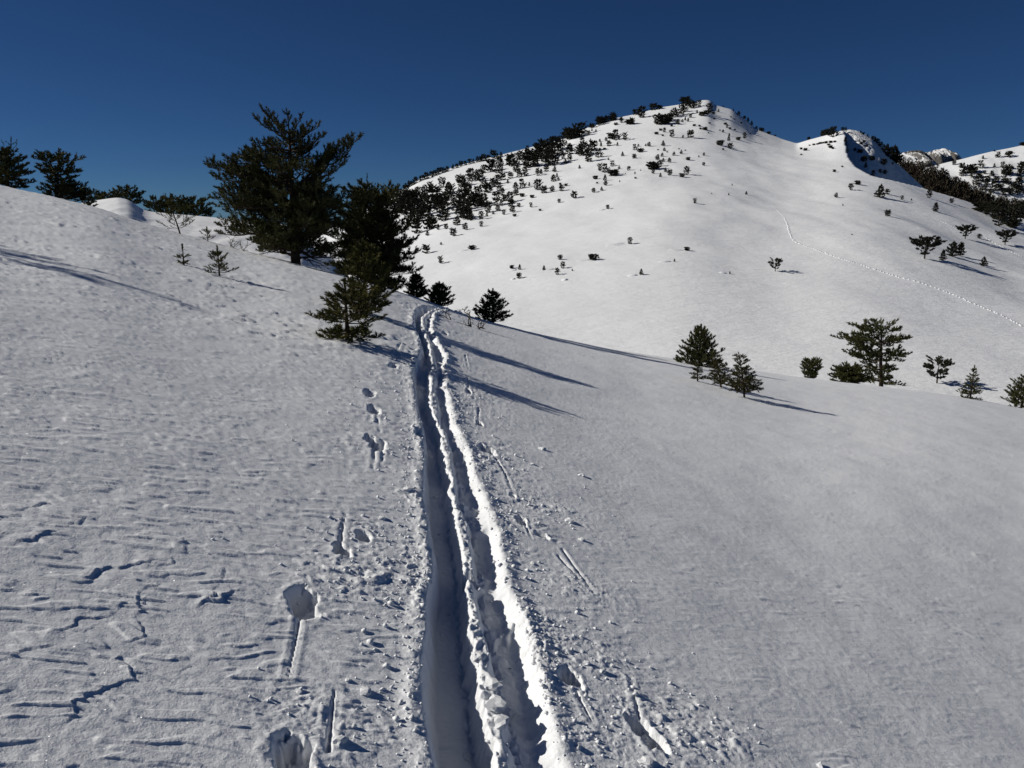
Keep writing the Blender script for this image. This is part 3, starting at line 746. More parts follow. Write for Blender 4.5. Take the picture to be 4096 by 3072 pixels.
# ---------------------------------------------------------------- the big wind-shaped pine on the skyline
def at(px, py, y):
    u, e = ray(px, py); return np.array([u * y, y, EYE + e * y])
HY = 19.5
def big_pine():
    rng = np.random.RandomState(5)
    c = lambda p, y=HY: at(200 + p[0] * .1055, 100 + p[1] * .1055, y)
    base = c((900, 1530))
    gz = float(near_base(np.array([base[0]]), np.array([HY]))[0])
    root = thing("pine_tree", "tallest dark pine, broad and ragged, standing on the skyline left of the track", "pine tree", (base[0], HY, gz))
    o = np.array([base[0], HY, gz])
    tp = np.array([c(p) for p in [(905,1560),(900,1450),(893,1250),(885,1050),(878,880),(868,740),(856,600),(848,470),(846,360),(835,270)]]) - o
    tp[0, 2] = -0.25
    tp[:, 1] += np.array([0, .02, .05, .04, 0, -.05, -.03, .03, .05, .08])
    emit_trunk(root, tp, np.array([.135, .115, .100, .090, .080, .066, .052, .038, .026, .014]), 9)
    L = [((850,330),(585,85),0),((850,370),(522,175),.3),((848,400),(700,160),-.3),((856,480),(500,400),-.2),((858,540),(445,470),.4),((862,640),(232,550),-.2),((868,640),(360,545),.7),
         ((868,760),(68,632),.1),((870,800),(130,735),.6),((872,800),(200,640),-.5),((872,870),(185,850),-.3),((876,960),(112,935),.2),((878,1000),(150,1010),-.5),((880,1080),(258,1062),.5),
         ((884,1180),(172,1190),.1),((886,1260),(175,1268),-.3),((890,1290),(300,1240),.6),((890,1360),(480,1345),-.3),((892,1390),(560,1440),.5),
         ((846,300),(822,118),.1),((846,330),(968,158),-.1),((848,400),(1130,240),.2),((852,440),(1040,225),-.4),((856,500),(1180,345),-.2),((860,560),(1110,430),.4),
         ((950,790),(1532,350),.1),((960,780),(1380,370),.5),((930,800),(1375,610),-.3),((940,810),(1290,500),.3),((880,820),(1245,765),.5),((880,900),(1292,850),-.3),
         ((882,960),(1410,935),.3),((884,1020),(1370,1000),-.5),((884,1060),(1350,1090),.4),((886,1120),(1300,1170),-.2),((888,1200),(1330,1200),.5),((890,1260),(1290,1275),-.5),
         ((892,1340),(1200,1400),.3),((892,1400),(1150,1480),-.3),((866,700),(700,560),-.9),((868,760),(1020,600),-1.0),((880,960),(720,880),-1.2),((884,1080),(1060,1010),-1.2),
         ((886,1150),(700,1130),-1.1),((858,600),(960,480),.9),((872,850),(640,760),1.2),((884,1060),(560,980),1.2),((888,1230),(1040,1160),-1.3),((890,1300),(760,1290),-1.2),((850,430),(760,270),-.5)]
    for s, e, dy in L:
        S = c(s) - o; E = c(e, HY + dy) - o
        big = np.linalg.norm(E - S)
        P, R = limb(S, E, rng, lift=0.10 if e[1] < 900 else 0.05, r0=0.016 + 0.016 * big, r1=0.005, k=10, crook=0.014)
        emit_branch(root, P, R, rng, PINE, 28, 0.075, 0.0135, 5, bare=0.20, gap=0.085, side=0.30, tip=0.17, up=0.7, sub=0.13, taper=0.6)
    # the fork that carries the long right-hand limbs
    P, R = limb(c((885, 870)) - o, c((965, 775)) - o, rng, lift=0.15, r0=0.055, r1=0.040, k=6, crook=0.01)
    g = Geo(); g.add(*tube(P, R, 7)); add_obj("branch", g.mesh("branch", True), BARK, root)
    # low dead limbs reaching down to the snow
    for s, e, dy in [((905,1470),(1230,1600),-.2),((905,1490),(1150,1590),-.4),((900,1420),(1190,1560),.3),((895,1420),(560,1490),-.2)]:
        E = c(e, HY + dy)
        E[2] = max(E[2], float(near_base(np.array([E[0]]), np.array([E[1]]))[0]) + 0.03)
        P, R = limb(c(s) - o, E - o, rng, lift=-0.03, r0=0.024, r1=0.006, k=8, crook=0.03)
        g = Geo(); g.add(*tube(P, R, 5))
        for q in range(9):
            p, d = point_on(P, 0.35 + 0.07 * q); dd = nrm(d + rng.normal(size=3) * 0.8); g.add(*tube(np.array([p, p + dd * 0.12, p + dd * 0.22 + rng.normal(size=3) * .03]), np.array([.006, .004, .002]), 3))
        add_obj("branch", g.mesh("branch", True), DEAD, root, label="bare dead lower branch")
    # boughs towards and away from the walker, and inner ones that fill the crown
    for k in range(62):
        hh = rng.uniform(0.07, 0.93) if k < 30 else rng.uniform(0.07, 0.4); p, _ = point_on(tp, hh)
        wide = float(np.interp(hh, [0, .2, .45, .6, .8, 1], [1.3, 1.6, 1.6, 1.2, .75, .3]))
        az = rng.choice([-1, 1]) * (math.pi / 2 + rng.uniform(-1.1, 1.1) * (1 if k < 30 else 1.4)); r = wide * rng.uniform(0.5, 1.0)
        e = p + np.array([math.cos(az) * r * (0.8 if hh > .4 else 1), math.sin(az) * r, r * (rng.uniform(-0.02, 0.45) if k < 30 else rng.uniform(-0.18, 0.2) - 0.2 * math.cos(az))])
        P, R = limb(p, e, rng, lift=0.10, r0=0.016 + 0.012 * r, r1=0.005, k=7, crook=0.02)
        emit_branch(root, P, R, rng, PINE, 26, 0.075, 0.013, 4, bare=0.20, gap=0.09, side=0.34, tip=0.17, up=0.6, sub=0.14, taper=0.6)
big_pine()

def tree_at(px, py_base, py_top, y=None):
    """base point on the near slope and height in metres"""
    b = spot(px, py_base) if y is None else spot_at(px, y, py_base)
    u, e = ray(px, py_top); return b, (EYE + e * b.y) - b.z

BROAD = [(0, .30), (.1, .40), (.3, .42), (.55, .34), (.8, .20), (.93, .09), (1, .03)]
CONE = [(0, .30), (.12, .36), (.35, .30), (.6, .20), (.85, .09), (1, .02)]
b, h = tree_at(373, 285, 196, 21.5)
conifer("pine_tree", "dense dark pine with a thin upright leader, right beside the tallest pine", "pine tree", b, h, [(0, .40), (.15, .52), (.35, .50), (.6, .46), (.78, .38), (.9, .27), (.97, .13), (1, .03)], PINE, 21,
        whorls=15, per_whorl=7, up=(-0.12, 0.9), r_base=0.075, per=26, nl=0.08, nw=0.016, tip=0.16, gap=0.095, side=0.34, bare=0.10, up_side=0.5, sub=0.13, t0=0.03, bias=(0.02, 0))
u_, e_ = ray(367, 177)
def lead(px, py0, py1, y, mat, root):
    rng = np.random.RandomState(3); a, c = at(px, py0, y), at(px, py1, y); o = np.array(root.location)
    g = Geo(); g.add(*tube(np.array([a, c]) - o, np.array([.010, .005]), 4)); br = add_obj("branch", g.mesh("branch"), BARK, root)
    sh = [np.r_[a - o + (c - a) * t, nrm(c - a), 0.12] for t in np.linspace(0.05, 0.95, 6)]
    for s in (-1, 1):
        sh += [np.r_[a - o + (c - a) * .55, nrm([s * .8, .1, .6]), 0.2], np.r_[a - o + (c - a) * .1, nrm([s * .8, -.3, .5]), 0.25], np.r_[a - o + (c - a) * .1 + [s * .18, 0, .12], nrm([s * .3, -.1, 1]), 0.22]]
    V, F = needles(sh, 24, 0.05, 0.012, rng, (25, 60)); add_obj("foliage", mesh_from("foliage", V, F), mat, br)
lead(367, 198, 177, 21.5, PINE, bpy.context.scene.objects["pine_tree.001"])

b, h = tree_at(366, 313, 247)
conifer("young_pine", "slender young pine standing behind the sunlit sapling, in front of the dark pines", "young pine", b, h, [(0, .28), (.15, .37), (.4, .33), (.7, .21), (.9, .09), (1, .03)], YOUNG, 33,
        whorls=13, per_whorl=7, up=(0.05, 0.9), r_base=0.035, per=28, nl=0.05, nw=0.010, tip=0.11, gap=0.07, side=0.38, sub=0.085, leader=0.1, up_side=0.35, bias=(0.15, 0), t0=0.04)
b, h = tree_at(347.5, 341, 286)
conifer("young_pine", "sunlit olive-green sapling pine with open whorls, nearest left of the track", "young pine", b, h, [(0, .40), (.10, .54), (.18, .36), (.4, .66), (.6, .42), (.8, .24), (1, .03)], YOUNG, 37,
        whorls=7, per_whorl=7, up=(-0.05, 0.75), r_base=0.026, per=34, nl=0.038, nw=0.0065, tip=0.09, gap=0.05, side=0.42, sub=0.065, leader=0.12, up_side=0.25, bias=(0.12, 0), t0=0.05, jitter=0.2)

# ---------------------------------------------------------------- trees along the left skyline
def ridge_spot(px, py):
    return on_sheet(ridge_z, px, py, 24, 50)
b, h = tree_at(8, 190, 152, 25)
conifer("pine_tree", "bushy dark pine cut by the left picture edge, with a crooked bare leader", "pine tree", b, h, [(0, .5), (.2, .62), (.5, .56), (.75, .40), (.9, .22), (1, .08)], PINE, 41,
        whorls=9, per_whorl=7, t0=0.02, up=(0.0, 0.8), r_base=0.07, per=22, nl=0.09, nw=0.022, tip=0.16, gap=0.12, side=0.34, up_side=0.5, bare=0.12, sub=0.15)
T41 = bpy.context.scene.objects["pine_tree.002"]
lead(11, 152, 140, 25, PINE, T41)
b, h = tree_at(63, 201, 156, 26)
conifer("pine_tree", "dark flag-shaped pine with two shelves of branches reaching right, on the left skyline", "pine tree", b, h, [(0, .46), (.2, .48), (.4, .30), (.5, .50), (.60, .46), (.68, .18), (.8, .44), (.92, .30), (1, .12)], PINE, 43,
        whorls=11, per_whorl=6, t0=0.02, jitter=0.4, up=(0.0, 0.30), r_base=0.07, per=22, nl=0.09, nw=0.022, tip=0.16, gap=0.11, side=0.36, up_side=0.6, bare=0.15, lean=(-0.22, 0), bias=(0.35, 0), sub=0.15)
b, h = tree_at(89, 203, 191, 29)
conifer("young_pine", "tiny pointed pine just right of the flag-shaped pine", "young pine", b, h, CONE, PINE, 45, whorls=6, per_whorl=5, parts=False, per=18, nl=0.07, nw=0.022, tip=0.12, gap=0.09)
for px, pb, pt, y, sd, lab, wd in [(128, 205, 190, 44, 51, "wind-clipped low pine rising just behind the rounded snow drift", 1.1),(105, 203, 196, 44, 53, "low sprig of pine left of the rounded drift top", 1.2),
                         (158, 217, 200, 42, 55, "leftmost of three pine bushes in a row along the ridge line", .8),(174, 218, 199, 42, 57, "middle of three pine bushes in a row along the ridge line", .9),
                         (195, 220, 201, 42, 59, "rightmost and widest of three pine bushes in a row along the ridge line", 1.15)]:
    u, e = ray(px, pb); zb = EYE + e * y; h = (ray(px, pt)[1] - e) * y
    conifer("pine_bush", lab, "pine bush", (u * y, y, zb - 0.1), h + 0.1, [(0, .5 * wd), (.3, .75 * wd), (.65, .72 * wd), (.85, .5 * wd), (1, .2 * wd)], PINE, sd, whorls=6, per_whorl=6, up=(0.1, 0.55), parts=False,
            per=16, nl=0.13, nw=0.042, tip=0.22, gap=0.15, r_base=0.05, up_side=0.6, sub=0.2)

# a pine just outside the picture whose long shadow falls across the left slope
_tx, _ty = on_near(172, 302); _L = 8.6
_c = np.array([_tx, _ty, float(near_base(np.array([_tx]), np.array([_ty]))[0])]) + np.array(SUN_DIR) / abs(SUN_DIR.x) * _L
_g = float(near_base(np.array([_c[0]]), np.array([_c[1]]))[0])
conifer("pine_tree", "narrow pine just beyond the left picture edge, casting the long shadow on the left slope", "pine tree", (_c[0], _c[1], _g), _c[2] - _g, [(0, .22), (.2, .30), (.5, .22), (.8, .10), (1, .02)], PINE, 47,
        whorls=11, per_whorl=6, parts=False, per=16, nl=0.07, nw=0.02, tip=0.14, gap=0.12)

# saplings on the left slope
def sapling(label, px, pb, pt, seed, prof, mat=YOUNG, lean=(0, 0), wh=4, pw=4, y=None, **k):
    b, h = tree_at(px, pb, pt, y)
    kw = dict(whorls=wh, per_whorl=pw, up=(0.25, 0.9), r_base=0.012, per=26, nl=0.035, nw=0.006, tip=0.085, gap=0.08, side=0.3, sub=0.08, leader=0.14, up_side=0.4, lean=lean, t0=0.12, bare=0.15, spread=(25, 55))
    kw.update(k)
    return conifer("pine_sapling", label, "pine sapling", b, h, prof, mat, seed, **kw)
sapling("leaning grey-green sapling with a long bare leader at the snowy gully edge", 181, 235.5, 197, 61, [(0, .2), (.12, .42), (.3, .50), (.45, .16), (.7, .08), (1, .02)], lean=(-0.32, 0), wh=6, pw=5, y=21, r_base=0.02, nl=0.05, tip=0.12, gap=0.09)
sapling("tiny forked sapling between the leaning sapling and the tallest pine", 208, 242.5, 231, 63, [(0, .5), (.4, .6), (1, .1)], wh=3, pw=4, y=20.5, nl=0.05, tip=0.12)
sapling("small cross-shaped seedling with one ring of twigs on the open left slope", 184, 264.5, 250, 65, [(0, .1), (.3, .22), (.42, .42), (.55, .1), (1, .02)], wh=3, pw=5, up=(0.05, 0.4))
sapling("three-tiered seedling standing alone right of the cross-shaped seedling", 219.5, 275.5, 251, 67, [(0, .62), (.18, .58), (.36, .22), (.5, .20), (.66, .34), (.8, .10), (1, .03)], wh=5, pw=5, up=(0.1, 0.7))

# dead twigs
def twig_bush(label, px, py, w, hpx, seed, stems, mat=DEAD, y=None):
    rng = np.random.RandomState(seed)
    b = spot(px, py) if y is None else spot_at(px, y); m = b.y / FPX
    root = thing("dead_branch", label, "dead branch", b)
    for lx, hz, n in stems:
        P, R = limb((rng.uniform(-.02, .02), 0, -.03), (lx * m, rng.uniform(-.1, .1), hz * m), rng, lift=-0.1, r0=0.014, r1=0.004, k=7, crook=0.05)
        g = Geo(); g.add(*tube(P, R, 4))
        for q in range(n):
            p, d = point_on(P, 0.25 + 0.72 * (q + .5) / n)
            dd = nrm(d * 0.5 + rng.normal(size=3) * np.array([.8, .5, .5]) + np.array([0, 0, .15])); l = rng.uniform(4, 9) * m
            e = p + dd * l + np.array([0, 0, rng.uniform(-2, 1) * m])
            g.add(*tube(np.array([p, (p + e) / 2 + rng.normal(size=3) * .012, e]), np.array([.006, .005, .003]), 3))
            p2 = (p + e) / 2; e2 = p2 + nrm(dd + rng.normal(size=3) * .7) * l * .5; g.add(*tube(np.array([p2, e2]), np.array([.004, .002]), 3))
        add_obj("stem", g.mesh("stem"), mat, root)
twig_bush("bare dead stick leaning left beside the top of the track", 452.5, 320.5, 8, 11, 71, [(-6, 10, 5), (-16, 6, 5)])
twig_bush("bare twisted dead branch standing upright between track and cone-shaped pine", 471.5, 327, 12, 20, 72, [(-3, 17, 6), (-9, 19, 7), (-12, 3, 6)])
twig_bush("low fan of bare dead twigs in front of the cone-shaped pine", 477.5, 328.5, 10, 10, 73, [(2, 8, 4), (9, 7, 5), (6, 2, 4)])
twig_bush("few bare twigs poking out of the snow left of the tallest pine", 236, 250, 8, 12, 74, [(-3, 11, 4), (2, 9, 4), (6, 6, 3)], y=20.5)
twig_bush("thin bare twigs under the left boughs of the tallest pine", 247, 254, 8, 10, 75, [(-2, 9, 4), (3, 7, 4)], y=20.2)

# ---------------------------------------------------------------- trees along the right-hand edge of the near slope
def edge_tree(kind, label, cat, px, pb, pt, y, prof, mat, seed, **k):
    b, h = tree_at(px, pb, pt, y)
    kw = dict(whorls=10, per_whorl=7, per=20, nl=0.065, nw=0.019, tip=0.13, gap=0.10, side=0.34, sub=0.12, up_side=0.45, r_base=0.04, bare=0.12, t0=0.03)
    kw.update(k); return conifer(kind, label, cat, b, h, prof, mat, seed, **kw)
edge_tree("small_pine", "narrow dark pine, left of a pair at the crest where the track turns", "small pine", 416.5, 298, 276.5, 22, [(0, .42), (.2, .46), (.5, .32), (.8, .16), (1, .03)], PINE, 81, leader=.1)
edge_tree("small_pine", "wide dark pine, right of a pair at the crest where the track turns", "small pine", 439.5, 306.5, 286, 22, [(0, .62), (.2, .66), (.5, .46), (.8, .22), (1, .03)], PINE, 83, leader=.1)
edge_tree("small_pine", "cone-shaped dark pine with upswept shoots behind the dead branches", "small pine", 493, 324, 293, 21.5, [(0, .58), (.15, .60), (.4, .42), (.7, .22), (.9, .09), (1, .02)], PINE, 85, whorls=9, leader=.1, up=(0.1, 1.0))
edge_tree("small_pine", "bushy dark pine with many upright candles left above the juniper trio", "small pine", 699, 365.5, 328, None, [(0, .56), (.15, .60), (.4, .42), (.65, .24), (.85, .12), (1, .03)], PINE, 87, whorls=11, t0=.02, leader=.1, up=(0.0, 1.1), lift=0.2)
JPROF = [(0, .30), (.12, .42), (.3, .36), (.5, .22), (.7, .15), (.9, .12), (1, .05)]
def juniper(label, px, pb, pt, seed, lean, **k):
    b, h = tree_at(px, pb, pt)
    kw = dict(whorls=11, per_whorl=6, up=(0.25, 0.7), per=22, nl=0.028, nw=0.007, tip=0.07, gap=0.05, side=0.34, sub=0.06, up_side=0.1, r_base=0.016, lean=lean, spread=(30, 80), bare=0.1, lift=-0.15)
    kw.update(k); return conifer("juniper", label, "juniper", b, h, JPROF, JUNIPER, seed, **kw)
juniper("smallest and thinnest juniper, left of the juniper trio on the right slope", 698, 382.5, 364, 91, (-0.12, 0), whorls=8, per_whorl=4)
juniper("middle juniper of the trio, slim with a leaning curled top", 722, 388.5, 355, 92, (-0.28, 0))
juniper("largest juniper of the trio, rust-tinged with a broad skirt and long shadow", 745, 398, 355, 93, (-0.20, 0), per_whorl=7)

edge_tree("small_pine", "small round-topped pine on short stems at the crest, left of the low bush", "small pine", 810, 380.5, 362, 34, [(0, .18), (.25, .38), (.6, .52), (.9, .34), (1, .15)], PINE, 95, parts=False, nl=.09, nw=.028, tip=.16, gap=.15)
edge_tree("pine_bush", "low spreading pine bush at the foot of the lone tall pine", "pine bush", 848, 386, 368, 36, [(0, .8), (.3, 1.1), (.6, 1.0), (.85, .75), (1, .3)], PINE, 96, parts=False, nl=.09, nw=.028, tip=.16, gap=.13, up=(0.1, .4))
b, h = tree_at(881, 388, 321, 40)
conifer("pine_tree", "lone tall pine with a bare forked trunk and layered crown on the right crest", "pine tree", b, h, [(0, .14), (.10, .32), (.2, .28), (.28, .18), (.34, .36), (.5, .42), (.65, .42), (.8, .36), (.92, .28), (1, .15)], PINE, 97,
        whorls=9, per_whorl=7, bias=(-0.22, 0), up=(-0.05, 0.3), jitter=0.4, r_base=0.12, per=20, nl=0.11, nw=0.030, tip=0.20, gap=0.13, side=0.36, bare=0.25, up_side=0.45, lean=(-0.10, 0), t0=0.1, sub=0.2, crook=0.06)
edge_tree("small_pine", "slim pointed spruce-like tree at the right crest, left of the picture edge", "small conifer", 970, 400.5, 367, 31, [(0, .30), (.12, .36), (.3, .26), (.55, .16), (.75, .10), (.8, .06), (1, .02)], PINE, 99, whorls=11, per_whorl=6, up=(0.0, .5), leader=.12, nl=.05, nw=.015, tip=.1, gap=.09)
edge_tree("small_pine", "dark pine half cut off by the right picture edge", "small pine", 1021, 409.5, 376, 32, [(0, .42), (.2, .50), (.45, .42), (.7, .24), (.9, .1), (1, .03)], PINE, 100, whorls=9, leader=.1)
# ---------------------------------------------------------------- distant trees: a few built trees, copied one by one
def proto(seed, prof, **k):
    kw = dict(whorls=7, per_whorl=5, up=(0.1, 0.7), parts=False, per=8, nl=0.090, nw=0.060, tip=0.11, gap=0.10, side=0.34, sub=0.10, bare=0.2, r_base=0.03, lift=0.08, sink=0.04, crook=0.05)
    kw.update(k)
    r = conifer("far_tree", "x", "x", (0, 0, 0), 1.0, prof, FARPINE, seed, **kw)
    ms = {}
    for c in list(r.children): ms[c.name.split(".")[0]] = c.data; bpy.data.objects.remove(c)
    bpy.data.objects.remove(r)
    t, c = ms["trunk"], ms["crown"]
    def arr(me):
        v = np.empty(len(me.vertices) * 3, np.float32); me.vertices.foreach_get("co", v)
        return v.reshape(-1, 3), [list(p.vertices) for p in me.polygons]
    v1, f1 = arr(t); v2, f2 = arr(c)
    f = f1 + [[i + len(v1) for i in q] for q in f2]
    tri = np.array([q for q in f if len(q) == 3]); quad = np.array([q for q in f if len(q) == 4])
    whole = mesh_from("distant_tree", np.vstack([v1, v2]), [q for q in (tri, quad) if len(q)])
    whole.materials.append(FARPINE)
    return t, c, whole
PROTO = {
    'p': [proto(301 + i, pr, lean=(ln, 0), bias=(bi, 0)) for i, (pr, ln, bi) in enumerate([
        ([(0, .15), (.2, .34), (.5, .36), (.8, .28), (1, .12)], -.05, .1), ([(0, .2), (.15, .45), (.4, .40), (.7, .30), (1, .08)], .08, -.2),
        ([(0, .1), (.25, .30), (.45, .22), (.6, .42), (.85, .32), (1, .15)], -.12, .3), ([(0, .3), (.2, .48), (.5, .34), (.75, .36), (1, .1)], -.15, .2), ([(0, .12), (.3, .38), (.6, .40), (.85, .30), (1, .14)], .04, .1)])],
    'b': [proto(321 + i, pr, up=(.15, .9), t0=.02, per=9) for i, pr in enumerate([[(0, .42), (.3, .58), (.7, .46), (1, .15)], [(0, .5), (.3, .62), (.6, .55), (.85, .35), (1, .15)], [(0, .35), (.4, .52), (.75, .40), (1, .12)]])],
    'c': [proto(341 + i, pr, whorls=9, up=(.1, .8)) for i, pr in enumerate([[(0, .3), (.15, .38), (.5, .24), (.8, .10), (1, .02)], [(0, .34), (.2, .42), (.55, .30), (.8, .13), (1, .03)], [(0, .22), (.15, .30), (.5, .20), (.8, .09), (1, .02)]])],
    'u': [proto(361 + i, pr, t0=.25, bare=.35, up=(0.25, .45), r_base=.035) for i, pr in enumerate([[(0, .05), (.3, .3), (.5, .62), (.75, .60), (.9, .42), (1, .2)], [(0, .2), (.12, .35), (.25, .1), (.45, .55), (.7, .68), (.88, .46), (1, .2)]])],
    'k': [proto(381 + i, pr, t0=.03, up=(.1, .5), whorls=5, per_whorl=8, per=9) for i, pr in enumerate([[(0, .7), (.3, 1.1), (.7, .9), (1, .4)], [(0, .6), (.4, .95), (.8, .8), (1, .3)]])],
}
CATS = {'p': ("pine_tree", "pine tree"), 'b': ("pine_bush", "pine bush"), 'c': ("young_pine", "young pine"), 'u': ("umbrella_pine", "pine tree"), 'k': ("pine_bush", "pine bush")}
_fr = random.Random(11)
def far_tree(kind, pos, hm, label, group=None, big=False, sx=1.0):
    t, c, w = _fr.choice(PROTO[kind]); nm, cat = CATS[kind]
    s = (hm * sx * _fr.uniform(.92, 1.08), hm * sx, hm); rot = _fr.uniform(-.6, .6) if kind in 'pu' else _fr.uniform(0, 6.28)
    if big:
        o = thing(nm, label, cat, pos, group, rot)
        add_obj("trunk", t, None, o); add_obj("crown", c, None, o)
    else:
        o = add_obj(nm, w, None, None, pos, label=label, category=cat, group=group); o.rotation_euler = (0, 0, rot)
    o.scale = s
    return o
def on_hill(px, py):
    u = ray(px, py)[0]; R = min(float(look(M_R, u)), float(lip_range(u)) * .995); return on_sheet(main_z, px, py, FOOT_Y, R * 1.02)
ORD = "first second third fourth fifth sixth seventh eighth ninth tenth eleventh twelfth thirteenth fourteenth fifteenth sixteenth seventeenth eighteenth nineteenth twentieth".split()
ORD += ["twenty-" + w for w in ORD[:9]] + ["thirtieth"] + ["thirty-" + w for w in ORD[:9]]
def rank(objs, slope, noun, place, per_row=11):
    """tell the members of a scatter apart by row and by order from the left"""
    objs = sorted(objs, key=lambda q: q[1] - slope * q[0])
    n = max(1, round(len(objs) / per_row)); rows = np.array_split(np.arange(len(objs)), n)
    for r, idx in enumerate(rows):
        row = sorted((objs[i] for i in idx), key=lambda q: q[0])
        rn = "" if n == 1 else ", " + ("top row" if r == 0 else "lowest row" if r == n - 1 else ORD[r] + " row down")
        for j, (x, y, o) in enumerate(row):
            pos = "leftmost" if j == 0 else "rightmost" if j == len(row) - 1 else ORD[j]
            o["label"] = f"{noun} {place}, {pos}" + ("" if pos.endswith("most") else " from left") + rn
def plant(fun, ox, oy, sc, items, default, group, thr=12, slope=None, noun="dark pine", per_row=11):
    made = []
    for it in items:
        x, y, h, k = it[:4]
        lab = it[4] if len(it) > 4 else default
        px, py = ox + x * sc, oy + y * sc
        hp = h * sc; p = fun(px, py); hm = hp * p.y / FPX * 1.02
        o = far_tree(k, (p.x, p.y, p.z - 0.03 * hm), hm, lab, None if len(it) > 4 else group, hp >= thr)
        if len(it) <= 4: made.append((px, py, o))
    if slope is not None and made: rank(made, slope, noun, default, per_row)

C4 = (375, 87.5, .113)
sky4 = [(270,890,40),(310,870,35),(360,842,40),(400,818,35),(455,803,40),(500,783,35),(560,758,45),(590,748,35),(640,733,30),(690,713,30),(760,688,30),(840,668,30),(905,652,40),(960,642,40),(1050,618,50),(1115,603,30),(1350,538,20),(1420,523,25),(1495,500,18),(1555,486,20),(1620,473,30),(340,856,30),(425,812,30),(530,772,30),(620,742,25),(725,702,22),(800,680,26),(870,662,28),(935,648,26),(1000,633,30),(1085,612,26)]
plant(on_hill, *C4, [(x, y + 8, h + 8, 'b' if i % 3 else 'c') for i, (x, y, h) in enumerate(sky4)], "on the hill's left skyline", "pines along the left skyline of the hill", slope=0, noun="tiny pine silhouette", per_row=99)
sky4b = [(1705,462,95,'p'),(1740,455,80,'k'),(1790,445,110,'p'),(1840,418,92,'p'),(1920,356,30,'k'),(1985,335,62,'b'),(2050,308,50,'b'),(2105,295,58,'b')]
plant(on_hill, *C4, sky4b, "midway along the ridge leading to the summit", "pines on the middle of the hill ridge", slope=0, noun="wind-blown pine against sky")
mid4 = """1840,520,60 1850,600,85 1810,600,80 1920,560,70 1980,615,60 1890,655,85 1720,590,75 1690,505,30 1650,592,30 1665,632,45 1720,652,45 1685,672,35
1590,565,100 1560,560,90 1640,545,90 1480,625,110 1450,610,80 1550,690,110 1510,660,90 1600,670,75 1380,700,105 1420,700,90 1340,710,75 1350,645,75 1290,645,65 1265,640,50 1250,745,75 1205,695,80 1185,680,55 1095,695,65 1120,690,50 1110,762,55 1020,745,80 1040,700,50 960,755,55 1080,755,45 1280,792,60 1330,785,60 1440,778,50 1470,763,35 1515,743,40 1590,745,40 1200,803,40 1175,846,30 1130,818,42 1085,855,65 1060,880,50
860,825,85 835,810,60 930,835,85 900,800,50 770,875,70 740,850,60 590,885,70 650,935,80 680,965,80 510,970,80 560,952,60 490,905,55 440,935,60 380,955,60 800,955,90 830,960,80 780,1000,80 850,1010,70 740,965,50 930,925,50 970,893,60 1000,930,60 1040,880,60 1100,912,55 1125,955,50 900,925,40
960,1058,95 925,1050,80 890,1050,85 1000,1105,75 1085,1045,95 1150,1003,40 1195,1015,72 1205,1058,50 1218,1103,48 1270,1056,28 780,1085,110 820,1100,90 740,1090,80 820,1168,100 780,1165,90 850,1175,60 720,1122,40 600,1178,115 630,1120,80 570,1090,100 615,1040,90 560,1065,85 500,1065,85 520,1020,60 440,1085,110 380,1145,130 330,1085,120 270,1065,120 300,1185,100 400,1185,85 350,1190,90 460,1150,90 420,1020,70 230,1005,85 290,965,80 180,1005,80 150,1055,80 210,960,50 340,1010,80 640,1000,70 700,1050,60 460,985,50 690,1010,50 250,1120,100 200,1110,100"""
kinds = "pppbppcpbppp"
plant(on_hill, *C4, [(float(q.split(",")[0]), float(q.split(",")[1]) + 3, float(q.split(",")[2]) * 1.18, kinds[i % 12] if float(q.split(",")[2]) > 42 else "bc"[i % 2]) for i, q in enumerate(mid4.split())], "in crowded grove on hill's left shoulder", "pines crowding the left shoulder of the hill", slope=-0.42, noun="pine")
low4 = [(370,1290,95,'b'),(480,1258,95,'b'),(515,1240,75,'b'),(725,1220,75,'c'),(690,1090,40,'c'),(940,1165,65,'p'),(990,1142,35,'c'),(1045,1122,30,'c'),(1090,1092,48,'p'),(1140,1127,42,'p'),(1305,892,75,'p'),(1245,902,60,'c'),(1250,955,42,'b'),(1440,908,85,'p'),(1495,934,52,'b'),(1570,922,48,'p'),(1650,917,48,'b'),(1760,980,55,'b'),(1580,833,58,'c'),(1610,792,32,'c'),(1622,822,28,'c'),(1365,872,32,'c'),(1300,967,26,'k'),(1390,977,22,'k'),(1235,1142,20,'k'),(1460,1092,15,'k'),(1690,872,18,'k'),(1640,858,12,'k'),(1380,1062,40,'p'),(1630,1020,30,'b'),(560,1260,50,'c')]
plant(on_hill, *C4, low4, "at thinning lower edge of grove", "pines thinning out below the grove", slope=-0.4, noun="small pine")
